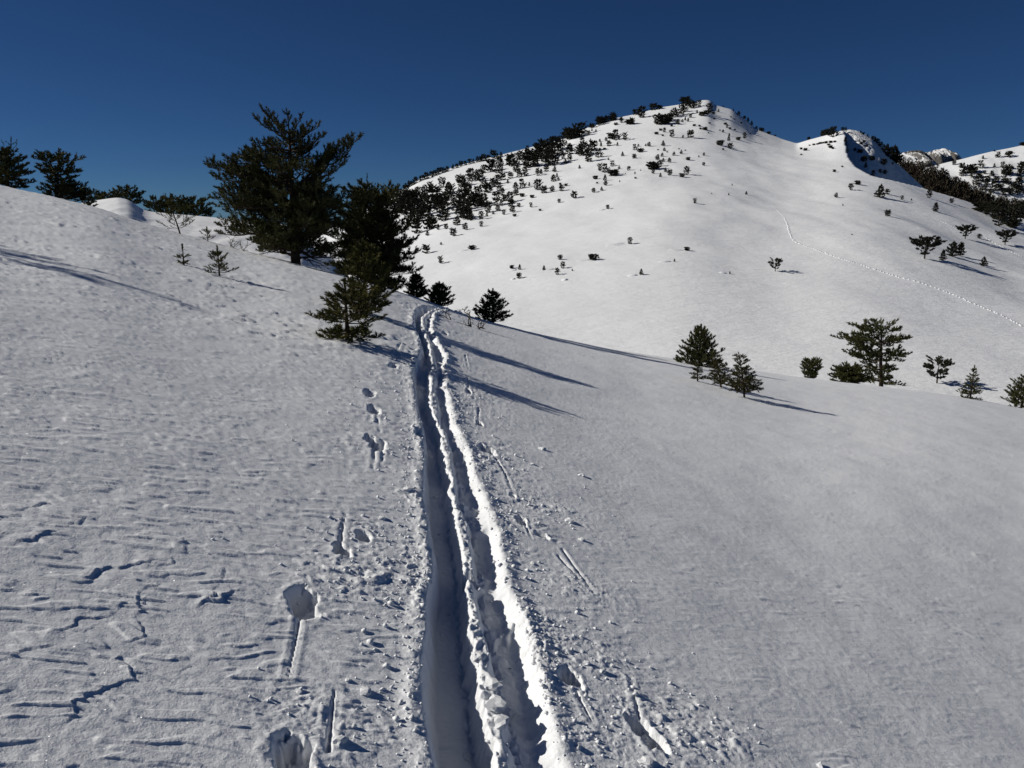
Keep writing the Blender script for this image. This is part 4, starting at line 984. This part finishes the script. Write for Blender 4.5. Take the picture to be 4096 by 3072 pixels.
plant(on_hill, *C4, [(630,1253,42,'b',"round bush alone just below the grove, first right of two large bushes"),(690,1316,62,'b',"leafy round pine bush lowest in the gap under the grove"),(800,1260,58,'p',"lopsided small pine right of the leafy round bush under the grove"),
    (940,1232,45,'p',"small top-heavy pine at the right end of the line under the grove"),(455,1470,68,'b',"stout egg-shaped bush on open snow right of the nearest dark pines"),(580,1558,60,'p',"ragged small pine on open snow, lowest near the dark pines' right side"),
    (860,1434,32,'k',"spiky low bush with a pale wind streak left of it, high on open snow"),(465,1312,45,'c',"twin seedling tuft beside the dark pine's outer boughs"),(265,1336,42,'c',"small shrub touching the outline of the near dark pine"),(318,1388,22,'c',"tiny paired seedling beside the near dark pine's longest bough"),(585,1393,24,'c',"tiny upright seedling above the ragged small pine"),
    (1640,1524,36,'b',"pale round tuft above the two-crowned pine in the middle of the open slope"),(1660,1602,55,'p',"pine with layered boughs, upper of two close together mid-slope"),(1610,1658,56,'p',"pine with layered boughs, lower of two close together mid-slope"),
    (1930,1528,46,'k',"wide low bush, larger of a touching pair on the open slope"),(1976,1513,24,'c',"small sprig, right of a touching pair on the open slope"),(1495,1618,40,'c',"small cone-shaped pine left of the two close together mid-slope"),
    (1280,1612,44,'c',"small pine with snow rim, upper of a trio of bushes left of mid-slope"),(1210,1603,26,'k',"smallest bush, leftmost of a trio left of mid-slope"),(1272,1690,42,'b',"round bush, lowest of a trio left of mid-slope"),(1746,1624,18,'c',"tiny sprig right of the two layered pines mid-slope")], "", None)

C5_ = (575, 87.5, .113)
crest5 = [(975,142,48,'k'),(1000,165,45,'b'),(1030,185,62,'p'),(1060,175,45,'b'),(1100,168,48,'p'),(945,240,75,'p'),(970,215,60,'p'),(910,250,50,'p'),(875,262,72,'p'),(845,285,50,'p'),(820,300,50,'k'),(790,325,60,'k'),(745,330,82,'p'),(720,328,75,'p'),(700,200,48,'b'),(680,196,45,'b'),(745,187,25,'k'),(590,268,88,'p'),(560,246,45,'b'),(530,243,42,'b'),(1190,230,75,'p'),(1165,240,30,'k'),(1120,250,28,'k'),(1270,218,25,'c'),(1080,227,25,'c'),(910,328,42,'p'),(1000,303,32,'c'),(975,292,28,'c'),(1022,268,28,'b'),(950,308,25,'c'),(1225,236,15,'k')]
plant(on_hill, *C5_, crest5, "in knot just under the summit", "pines just below the summit", slope=-0.25, noun="dark pine")
sky5 = [(1310,172,15,'c'),(1400,210,20,'c'),(1447,248,35,'c'),(1500,278,22,'b'),(1530,303,35,'c'),(1562,335,35,'c'),(1605,365,20,'b'),(1640,385,25,'b'),(1660,390,25,'b'),(1715,412,18,'k'),(1770,428,10,'k'),(2065,464,22,'b'),(2190,418,30,'b')]
plant(on_hill, *C5_, sky5, "on skyline right of the summit", "shrubs on the skyline right of the summit", slope=0, noun="tiny shrub", per_row=99)
up5 = [(340,282,42,'b'),(315,292,30,'b'),(280,292,32,'b'),(235,312,45,'k'),(215,322,45,'b'),(410,313,45,'p'),(505,328,48,'b'),(480,325,35,'k'),(362,333,18,'k'),(365,465,80,'p'),(320,455,42,'k'),(440,468,58,'p'),(120,422,32,'b'),(150,387,25,'c'),(185,387,18,'c'),(855,442,58,'p'),(780,517,42,'c'),(790,397,36,'p'),(755,382,15,'k'),(720,415,18,'k'),(775,430,12,'k'),(725,650,0,'c'),
       (530,553,45,'p'),(580,573,28,'k'),(560,523,22,'c'),(655,522,36,'p'),(625,520,20,'c'),(420,608,36,'c'),(525,628,32,'b'),(230,522,35,'c'),(275,474,32,'c'),(300,518,38,'b'),(375,517,30,'c'),(190,497,25,'c'),(220,482,25,'c'),(260,548,12,'k'),(295,642,22,'c'),(330,698,45,'p'),(390,723,26,'c'),(475,733,30,'b'),(220,742,60,'p'),(270,752,70,'p'),(340,782,45,'k'),(360,770,40,'b'),(530,767,22,'c'),(580,737,12,'c'),(445,768,12,'c'),(40,718,30,'c'),(265,824,48,'c'),(270,868,36,'b'),(180,812,26,'k'),(235,913,32,'c'),(165,928,32,'b'),(395,837,16,'c'),(195,850,12,'k'),(535,807,12,'k')]
up5 = [q for q in up5 if q[2] > 0]
plant(on_hill, *C5_, up5, "scattered between grove and summit", "pines scattered on the upper hill", slope=-0.3, noun="small pine")
under5 = [(1345,358,28,'p'),(1330,328,14,'k'),(1150,377,22,'k'),(1110,370,12,'k'),(1310,398,24,'c'),(1365,428,22,'c'),(1190,320,10,'k'),(1380,265,8,'k'),(1410,285,8,'k'),(1470,318,10,'k'),(1550,415,8,'k'),(1370,370,14,'k'),(1415,378,10,'k'),(1055,342,14,'k'),(1100,345,12,'k'),(855,345,14,'k'),(1230,283,10,'k'),(1180,405,8,'k'),(1282,382,8,'k')]
plant(on_hill, *C5_, under5, "speckling the summit face", "shrubs speckling the summit face", slope=0, noun="tiny shrub", per_row=99)
mid5 = [(1020,444,55,'b',"egg-shaped dark bush standing alone below the summit knot"),(955,443,22,'c',"little pointed shrub left of the egg-shaped bush below the summit"),(1360,473,42,'c',"upper left pine of four near the saddle"),(1285,513,36,'k',"lower left, widest bush of four near the saddle"),(1370,543,44,'b',"lower right bush of four near the saddle"),(1500,454,48,'p',"upper right pine of four near the saddle"),(1310,553,12,'k',"tiny shrub under the four pines near the saddle"),(1445,466,22,'k',"bent twiggy shrub between the four pines near the saddle"),
        (985,773,65,'p',"two-headed pine with a leftward shadow line, lowest on the upper hill"),(945,793,28,'k',"low bush touching the two-headed pine"),(690,725,55,'k',"many-stemmed spiky pine bush, broadest in the middle of the hill"),(690,763,30,'b',"small round bush under the many-stemmed spiky bush"),(800,748,36,'c',"narrow bush, upper of a close pair mid-hill"),(840,778,44,'b',"stubby bush, lower of a close pair mid-hill"),(755,793,34,'c',"small bush lower left of the close pair mid-hill"),
        (1140,603,26,'c',"small pointed pine farthest right of the mid-hill scatter"),(1095,617,16,'c',"tiny shrub left of the farthest right pine of the mid-hill scatter"),(1000,643,22,'k',"low shrub with long snow tail mid-hill"),(1137,692,26,'b',"small bush with a long shadow streak to its left on the mid-hill"),
        (1390,868,16,'c',"tiny lone seedling beside the upper bend of the footprint trail"),(1060,1028,42,'p',"small ragged pine alone in the empty middle of the hill"),(1360,953,18,'c',"tiny bent seedling, middle of three in a row mid-hill"),(1515,948,28,'c',"small pine at the right end of three in a row mid-hill"),(1210,943,12,'c',"faintest seedling at the left end of three in a row mid-hill"),
        (485,1386,55,'p',"broad ragged pine with pale wind streaks, alone in the centre of the open slope"),(880,1543,26,'c',"little seedling with a pale streak below the ragged bush"),(990,1444,28,'k',"low ragged bush with a pale streak, right of the centre of the open slope"),(585,1658,50,'c',"cone-shaped small pine low on the open slope"),(1370,1650,22,'c',"small pale seedling left of the umbrella pine"),(290,1075,32,'b',"round little bush high in the centre of the open slope"),
        (1772,1628,100,'u',"umbrella-shaped pine alone on the hill with a long shadow, left of the footprint trail")]
plant(on_hill, *C5_, mid5, "", None)
scat5 = [(770,612,32,'c'),(730,643,46,'p'),(780,658,32,'c'),(755,698,46,'p'),(835,663,38,'c'),(875,603,32,'c'),(790,563,28,'c'),(940,588,32,'c'),(920,547,8,'k'),(735,555,8,'k'),(815,575,8,'k'),(975,560,8,'k')]
plant(on_hill, *C5_, scat5, "in loose mid-hill cluster below summit", "loose cluster of pines below the summit", slope=0, noun="small pine")

C6 = (799, 100, .1055)
right6 = [(352,925,42,'p',"little two-crowned pine left of the footprint trail's right branch"),(490,855,58,'p',"small ragged pine with a short shadow under the shaded hollow"),(555,803,32,'k',"low shrub just above the small ragged pine under the hollow"),(768,925,112,'c',"tall pointed pine with a bushy skirt under the shaded hollow"),(835,893,42,'b',"round small bush right of the tall pointed pine"),(975,948,38,'p',"bent little pine farther right under the hollow"),(1065,952,18,'c',"tiny bare seedling right of the bent little pine"),
          (1230,930,68,'p',"twisted small pine close to the hill's right rim"),(1445,978,40,'b',"round bush alone close to the hill's right rim"),(1292,1058,80,'c',"layered small pine with a sharp shadow above the right footprint branch"),(840,1102,50,'b',"round tuft with a thin shadow on the right of the hill"),(335,683,20,'k',"low dark bush right of the knoll's foot"),(410,637,12,'k',"flat scrub patch under the lip of the hollow"),
          (1575,1316,115,'u',"flat-topped umbrella pine with a leaning trunk beside the right footprint branch"),(1706,1312,36,'b',"small bush in the shadow of the leaning umbrella pine"),(1952,1375,125,'u',"umbrella pine with a dense dome close to the right picture edge"),(1190,1505,185,'u',"largest umbrella pine on the hill, wide with several stems"),(1360,1520,92,'c',"small bushy pine in the shadow of the largest umbrella pine"),(1455,1484,132,'c',"denser pine of the touching pair right of the largest umbrella pine"),(1528,1478,122,'c',"thinner pine of the touching pair right of the largest umbrella pine"),
          (1747,1578,85,'c',"lone small layered pine below the touching pair"),(415,1002,16,'c',"tiny seedling in the empty snow left of the tall pointed pine"),(500,1278,8,'k',"smallest dark speck of shrub in the empty right slope"),
          (330,350,85,'p',"largest dark pine on top of the knoll"),(285,335,50,'k',"sprawling dark bush left of the largest pine on the knoll"),(245,328,40,'k',"leftmost low bush of the knoll's crown"),(415,290,28,'b',"small bush on the knoll's highest point"),(443,288,32,'c',"small upright pine on the knoll's highest point"),(95,372,22,'b',"dark bush on the skyline left of the knoll"),(437,395,40,'c',"small pine at the knoll's brink"),(470,390,26,'c',"tiny pine right at the knoll's brink")]
plant(on_hill, *C6, right6, "", None)
plant(on_hill, *C6, [(140,430,14,'k'),(200,418,16,'k'),(100,435,10,'k'),(255,412,18,'k'),(300,408,18,'k'),(340,402,14,'k'),(300,455,20,'k'),(320,465,16,'k'),(60,480,20,'k'),(20,470,16,'k'),(20,522,10,'k'),(280,430,14,'k'),(175,424,12,'k'),(225,414,14,'k')], "on the knoll's sunny side", "scrub on the sunny side of the knoll", slope=0, noun="low scrub patch")
plant(on_hill, 650, 275, .169, [(1697, 640, 136, "u", "small round-headed umbrella pine on the far slope right of the lone tall pine")], "", None)
grove6 = [(1890,1195,160,'p'),(2000,1195,170,'p'),(2060,1150,140,'p'),(1780,1095,110,'p'),(1720,1060,75,'k'),(1850,1130,120,'p'),(2110,1120,150,'p'),(1930,1120,140,'p'),(2020,1210,60,'k'),(1800,1060,80,'k')]
plant(on_hill, *C6, grove6, "in clump at hill's right rim", "pines clumped at the right rim of the hill", slope=0, noun="spreading dark pine")
def on_knoll(px, py):
    R = min(float(lip_range(ray(px, py)[0])), 345) + 12; return on_sheet(knoll_z, px, py, R, K_FAR)
plant(on_knoll, *C6, [(620,584,45,'b'),(630,642,45,'c'),(690,573,34,'k'),(795,615,50,'b'),(820,600,40,'c'),(592,574,32,'c'),(700,722,50,'p'),(770,692,32,'b'),(812,704,34,'b'),(885,614,20,'b'),(580,500,28,'k'),(530,484,24,'b'),(590,420,16,'k'),(640,440,14,'k'),(570,395,20,'c'),(615,400,16,'k')], "in blue shade of the hollow", "bushes in the shaded hollow", slope=0.6, noun="dark bush")
plant(on_knoll, *C6, [(720,395,42,'c'),(700,375,30,'b'),(740,408,35,'b'),(650,350,26,'c'),(585,313,22,'c'),(770,445,40,'b'),(610,325,15,'k')], "on skyline rim of the hollow", "shrubs on the rim of the hollow", slope=0, noun="small shrub")
plant(on_knoll, *C6, [(800,486,58,'c',"leftmost short spruce on the skyline behind the hollow"),(830,522,92,'c',"second spruce from the left on the skyline behind the hollow"),(866,560,105,'c',"third spruce from the left on the skyline behind the hollow"),(900,585,135,'c',"tallest spruce on the skyline behind the hollow"),(922,600,110,'c',"spruce at the right of the tallest on the skyline behind the hollow")], "", None)
def on_right(px, py): return on_sheet(right_z, px, py, 430, 556)
hill6 = """1470,614,32,b 1530,644,42,p 1560,643,45,c 1545,646,30,b 1742,558,30,c 1890,542,45,p 1870,545,25,b 1985,542,45,b 1960,520,25,c 2000,505,18,k 1722,645,65,p 1850,638,34,c 1650,685,70,p 1670,690,55,p 1605,694,65,b 1630,688,55,p 1560,700,55,c 1540,720,55,p 2100,614,32,c 1970,715,95,p 1945,705,70,p 1995,710,60,p 2010,650,20,k 1830,722,48,c 1870,782,50,b 1850,790,40,b 1940,786,62,p 1960,790,45,p 2092,665,62,p 2110,702,85,p 2085,720,60,p 1760,703,32,p 1700,765,65,p 1720,740,50,p 1752,782,55,p 1780,800,40,b 2100,774,50,c 2075,780,40,b 1925,644,50,p 1990,803,55,p 2020,866,65,p 2060,846,65,p 2040,830,50,p 1880,855,52,b 1900,840,40,c 1835,815,40,p 1860,850,40,p 1920,850,50,p 1980,880,55,p 2100,850,60,p 2120,880,60,p 1820,700,30,c 2120,640,50,p 1790,760,35,b 1640,735,60,p 1670,800,60,p 1760,860,60,p 1820,880,60,p 1700,820,60,p 2070,900,60,p 2010,905,60,p 1940,905,60,p"""
plant(on_right, *C6, [(float(a), float(b_), float(c_), d) for a, b_, c_, d in (q.split(",") for q in hill6.split())], "on hillside at right picture edge", "pines on the hillside at the right edge", slope=-0.2, noun="dark pine")
plant(on_right, *C6, [(2118,428,24,'k',"dark bush on the skyline at the right picture edge"),(1850,487,10,'k',"speck of a bush on the right hillside's skyline")], "", None)

# the dense leafless wood in the ravine, one mass
def wood():
    rng = np.random.RandomState(77)
    Vs, n = [], 0
    outline = table([(880,158),(893,158),(900,156),(915,158),(930,160),(940,168),(955,177),(970,184),(985,192),(1000,197),(1030,203),(1070,208)], 0.002)
    for i in range(3000):
        px = rng.uniform(884, 1060); u = ray(px, 200)[0]
        d = rng.uniform(375, 424); z = float(ravine_z(np.array([u]), np.array([d]))[0])
        h = rng.uniform(4, 8.5); top = EYE + float(look(outline, u)) * d
        if z + h > top + 1.5: continue
        w = h * rng.uniform(.18, .30); m = 46
        t = rng.rand(m); r = w * np.sin(np.pi * np.clip(t * .9 + .1, 0, 1)) ** .7 * rng.uniform(.3, 1, m); a = rng.rand(m) * 6.28
        c = np.stack([u * d + r * np.cos(a), d + r * np.sin(a), z + h * (0.12 + .88 * t)], 1)
        q = rng.normal(size=(m, 3, 3)) * np.array([.22, .22, .45]) * h * .16
        Vs.append((c[:, None] + q).reshape(-1, 3))
    V = np.vstack(Vs)
    add_obj("forest", mesh_from("forest", V, np.arange(len(V)).reshape(-1, 3)), FOREST, kind="stuff", label="dense dark leafless wood filling the ravine behind the hill")
wood()

# ---------------------------------------------------------------- foot trails on the far hill: low mounds raised to catch the sun like lit footprint walls
def trail(label, pts, step, w, fun=on_hill, seed=1, h=(0.1, 0.1)):
    rng = np.random.RandomState(seed)
    P = [np.array(fun(*p)) for p in pts]
    D = []
    for a, b in zip(P[:-1], P[1:]):
        n = max(1, int(np.linalg.norm(b - a) / step))
        for i in range(n):
            q = a + (b - a) * ((i + rng.uniform(-.2, .2)) / n); s = nrm(np.cross(b - a, [0, 0, 1])) * rng.uniform(-.12, .12)
            D.append((q + s, nrm(b - a)))
    g = Geo(); k = 7
    h0, h1 = h
    for i, (q, d) in enumerate(D):
        h = h0 + (h1 - h0) * smooth(0.3, 0.7, i / len(D))
        s = nrm(np.cross(d, [0, 0, 1])); L = step * rng.uniform(.28, .44); W = w * rng.uniform(.8, 1.2) * (0.28 + 0.72 * smooth(0.25, 0.7, i / len(D)))
        an = np.arange(k) / k * 6.283
        ring = []
        for rr, hh in ((1.0, -.12), (.62, h * .9), (.2, h)):
            for a in an:
                j = rng.uniform(.85, 1.15); x = q + d * math.cos(a) * L * rr * j + s * math.sin(a) * W * rr * j
                ring.append(x)
        R = np.array(ring); u = R[:, 0] / R[:, 1]; R[:, 2] = main_z(u, R[:, 1]) + np.repeat([-.12, h * .9, h], k) * rng.uniform(.8, 1.2, 3 * k)
        F = []
        for r in range(2):
            for j in range(k): F.append([r * k + j, r * k + (j + 1) % k, (r + 1) * k + (j + 1) % k, (r + 1) * k + j])
        g.add(R, np.array(F)); g.add(R[2 * k:], np.array([[0, 1, 2], [0, 2, 3], [0, 3, 4], [0, 4, 5], [0, 5, 6]]))
    add_obj("footprint_trail", g.mesh("footprint_trail", True), SNOW_FAR, kind="stuff", label=label)
q5 = lambda L: [(575 + x * .113, 87.5 + y * .113) for x, y in L]
q6 = lambda L: [(799 + x * .1055, 100 + y * .1055) for x, y in L]
trail("long winding line of footprints down the hill to the right picture edge", q5([(1470,700),(1490,780),(1520,840),(1590,915),(1650,950),(1700,1000),(1750,1050),(1810,1105),(1850,1150),(1885,1230),(1900,1290),(1920,1340),(1960,1375),(2040,1405),(2130,1435),(2212,1465)])
      + [(840,258.5),(870,268),(899,277.5)] + [(650 + x * .169, 275 + y * .169) for x, y in [(1560,35),(1640,60),(1740,95),(1840,135),(1900,165),(1960,190),(2060,230),(2130,265),(2212,310)]], 0.62, 0.22, seed=2, h=(.006, .11))
trail("fainter footprint line crossing under the tall pointed pine to the right picture edge", q6([(680,920),(800,970),(900,1000),(1050,1045),(1150,1075),(1280,1115),(1400,1175),(1500,1225),(1620,1255),(1690,1280),(1760,1295),(1840,1350),(1940,1400),(2020,1445),(2133,1490)]), 0.62, 0.22, seed=3, h=(.03, .10))
trail("faint old tracks climbing to the summit from the footprint bend", q5([(1180,555),(1260,590),(1330,615),(1400,650),(1440,700),(1470,720)]), 0.8, 0.14, seed=4, h=(.02, .02))

def drifts():
    rng = np.random.RandomState(21); g = Geo(); k = 9
    for x, y, L in [(485,1386,230),(470,1375,200),(880,1543,140),(990,1444,170),(860-1770,1434,120),(585,1660,110),(1370,1650,90),(165,1525,150),(-150,1605,110),(-110,1612,60),(-490,1612,80),(290,1078,90),(-35,1700,70),(-500,1690,60)]:
        px, py = 575 + x * .113, 87.5 + y * .113
        p = on_hill(px, py); m = p.y / FPX * .113; L *= m; W = 0.45 * rng.uniform(.8, 1.3); h = 0.20 * rng.uniform(.8, 1.2)
        cx = p.x - L * .5 - .4; an = np.arange(k) / k * 6.283
        ring = [(cx + math.cos(a) * L * .5 * rr * rng.uniform(.9, 1.05) + (1 - rr) * L * .12, p.y + math.sin(a) * W * rr * rng.uniform(.85, 1.1)) for rr in (1, .6, .2) for a in an]
        R = np.array([(a, b, 0) for a, b in ring]); R[:, 2] = main_z(R[:, 0] / R[:, 1], R[:, 1]) + np.repeat([-.05, h * .8, h], k)
        F = [[r * k + j, r * k + (j + 1) % k, (r + 1) * k + (j + 1) % k, (r + 1) * k + j] for r in range(2) for j in range(k)]
        g.add(R, np.array(F)); g.add(R[2 * k:], np.array([[0, j, j + 1] for j in range(1, k - 1)]))
    add_obj("snow_drifts", g.mesh("snow_drifts", True), SNOW_FAR, kind="stuff", label="thin pale wind streaks of snow trailing left of bushes on the hill")
drifts()

# ---------------------------------------------------------------- loose snow on the near slope
def lump_mesh(seed, n=2):
    import bmesh
    bm = bmesh.new(); bmesh.ops.create_icosphere(bm, subdivisions=n, radius=1.0)
    rs = np.random.RandomState(seed); o = rs.rand(3) * 20
    for v in bm.verts:
        p = np.array(v.co)
        f = 1 + 0.55 * float(noise(p[0] * 1.3 + o[0], p[1] * 1.3 + p[2] + o[1])) + 0.32 * float(noise(p[0] * 3.1 + p[2] * 2 + o[2], p[1] * 3.1 - p[2])) + 0.13 * abs(float(noise(p[0] * 6.3 + p[2] * 4 + o[0], p[1] * 6.3 - p[2] * 3)))
        v.co = Vector(p * f) * 1.0; v.co.z *= 0.72
    me = bpy.data.meshes.new("snow_lump"); bm.to_mesh(me); bm.free()
    me.materials.append(SNOW); me.update()
    return me
LUMPS = [lump_mesh(s) for s in (1, 2, 3, 4)]
for i, (px, py, r, lab) in enumerate([
    (826,1122,7,"round snow ball left of the track just above the two upper pole holes"),(646,1493,6,"small snow lump left of the track beside the long pole scratch"),(789,1495,10,"broad snow lump left of the track near the lower pole scratch"),
    (735,1606,11,"largest snow lump left of the track touching the lowest pole scratch"),(752,1470,5,"tiny snow lump above the broad one left of the track"),(1228,1128,8,"elongated snow lump right of the track above the paired holes"),(1256,1167,6,"snow lump lying right of the paired holes"),
    (1302,1455,6,"snow ball resting right of the lower right pole hole"),(1268,1436,6,"snow lump above the lower right pole hole"),(1322,1440,4,"tiny snow crumb right of the snow ball"),(1395,1652,12,"snow lump at the bottom picture edge right of the track"),(1772,1654,7,"lone snow lump at the bottom edge far right of the track"),
    (1256,1026,6,"lone snow lump on clean snow right of the track, mid-distance"),(1171,968,6,"snow lump with a thin shadow beside the long curved drag line"),(1150,1000,4,"small snow lump below the one beside the curved drag line"),(1150,1219,5,"snow lump right of the track above the double scratch"),(1130,1297,5,"snow crumb with a sharp shadow at the track's right rim"),
    (1436,1612,12,"snow heap pushed up at the right end of the lowest right hole"),(880,1063,8,"knobbly snow lump just left of the track"),(1064,1480,17,"upper of the big snow blocks fallen into the right groove"),(1096,1494,13,"rounded snow block right of the upper one in the right groove"),(1072,1524,18,"largest snow block fallen into the right groove"),(1083,1560,14,"lowest of the snow blocks fallen into the right groove"),
    (1034,1412,12,"snow block on the ridge between the two grooves"),(1006,1538,7,"single snow clod lying in the shaded left groove")]):
    b = spot(px / 2.16016, py / 2.16016); m = r / 2.16016 / FPX * math.hypot(b.y, 1.6)
    o = add_obj("snow_lump", LUMPS[i % 4], None, None, (b.x, b.y, b.z + 0.25 * m), label=lab, category="snow lump", group="snow lumps beside the track")
    o.scale = (m * 1.15, m * 1.25, m * 0.8); o.rotation_euler = (0, 0, i * 1.7)

def crumbs():
    rng = np.random.RandomState(9)
    pts = []
    for px, py, rx, ry, a in CRUMB_ZONES:
        cx, cy = ZONE_C[(px, py)]; n = int(52 * a * (rx * ry / .05) ** .5)
        pts += [(cx + rng.normal() * rx * .75, cy + rng.normal() * ry * .75) for _ in range(n)]
    for i in range(1900):
        y = 1.7 * (16 / 1.7) ** rng.rand(); s = rng.rand()
        if s < .4: x = along(T_EL, y) - abs(rng.normal()) * .10
        elif s < .85: x = along(T_ER, y) + abs(rng.normal()) * .10 - .02
        else: x = along(T_A, y) + (along(T_B, y) - along(T_A, y)) * rng.rand()
        pts.append((float(x), y))
    P = np.array(pts); P = P[P[:, 1] > 1.4]
    Z = near_z(P[:, 0], P[:, 1])
    n = len(P)
    base = np.array([[1,0,0],[0,1,0],[-1,0,0],[0,-1,0],[0,0,1],[0,0,-1]], float)
    fc = np.array([[0,1,4],[1,2,4],[2,3,4],[3,0,4],[1,0,5],[2,1,5],[3,2,5],[0,3,5]])
    r = 0.0035 * (1 + rng.exponential(0.7, n)); r = np.minimum(r, 0.014)
    V = base[None] * rng.uniform(.6, 1.3, (n, 6, 1)) + rng.normal(size=(n, 6, 3)) * .18
    ang = rng.rand(n) * 6.28; c, s = np.cos(ang)[:, None], np.sin(ang)[:, None]
    V = np.stack([V[..., 0] * c - V[..., 1] * s, V[..., 0] * s + V[..., 1] * c, V[..., 2] * .8], 2) * r[:, None, None]
    V += np.stack([P[:, 0], P[:, 1], Z + r * .35], 1)[:, None]
    F = (fc[None] + (np.arange(n) * 6)[:, None, None]).reshape(-1, 3)
    add_obj("snow_crumbs", mesh_from("snow_crumbs", V.reshape(-1, 3), F, True), SNOW, kind="stuff", label="crumbs of broken snow crust strewn along the ski track")
crumbs()
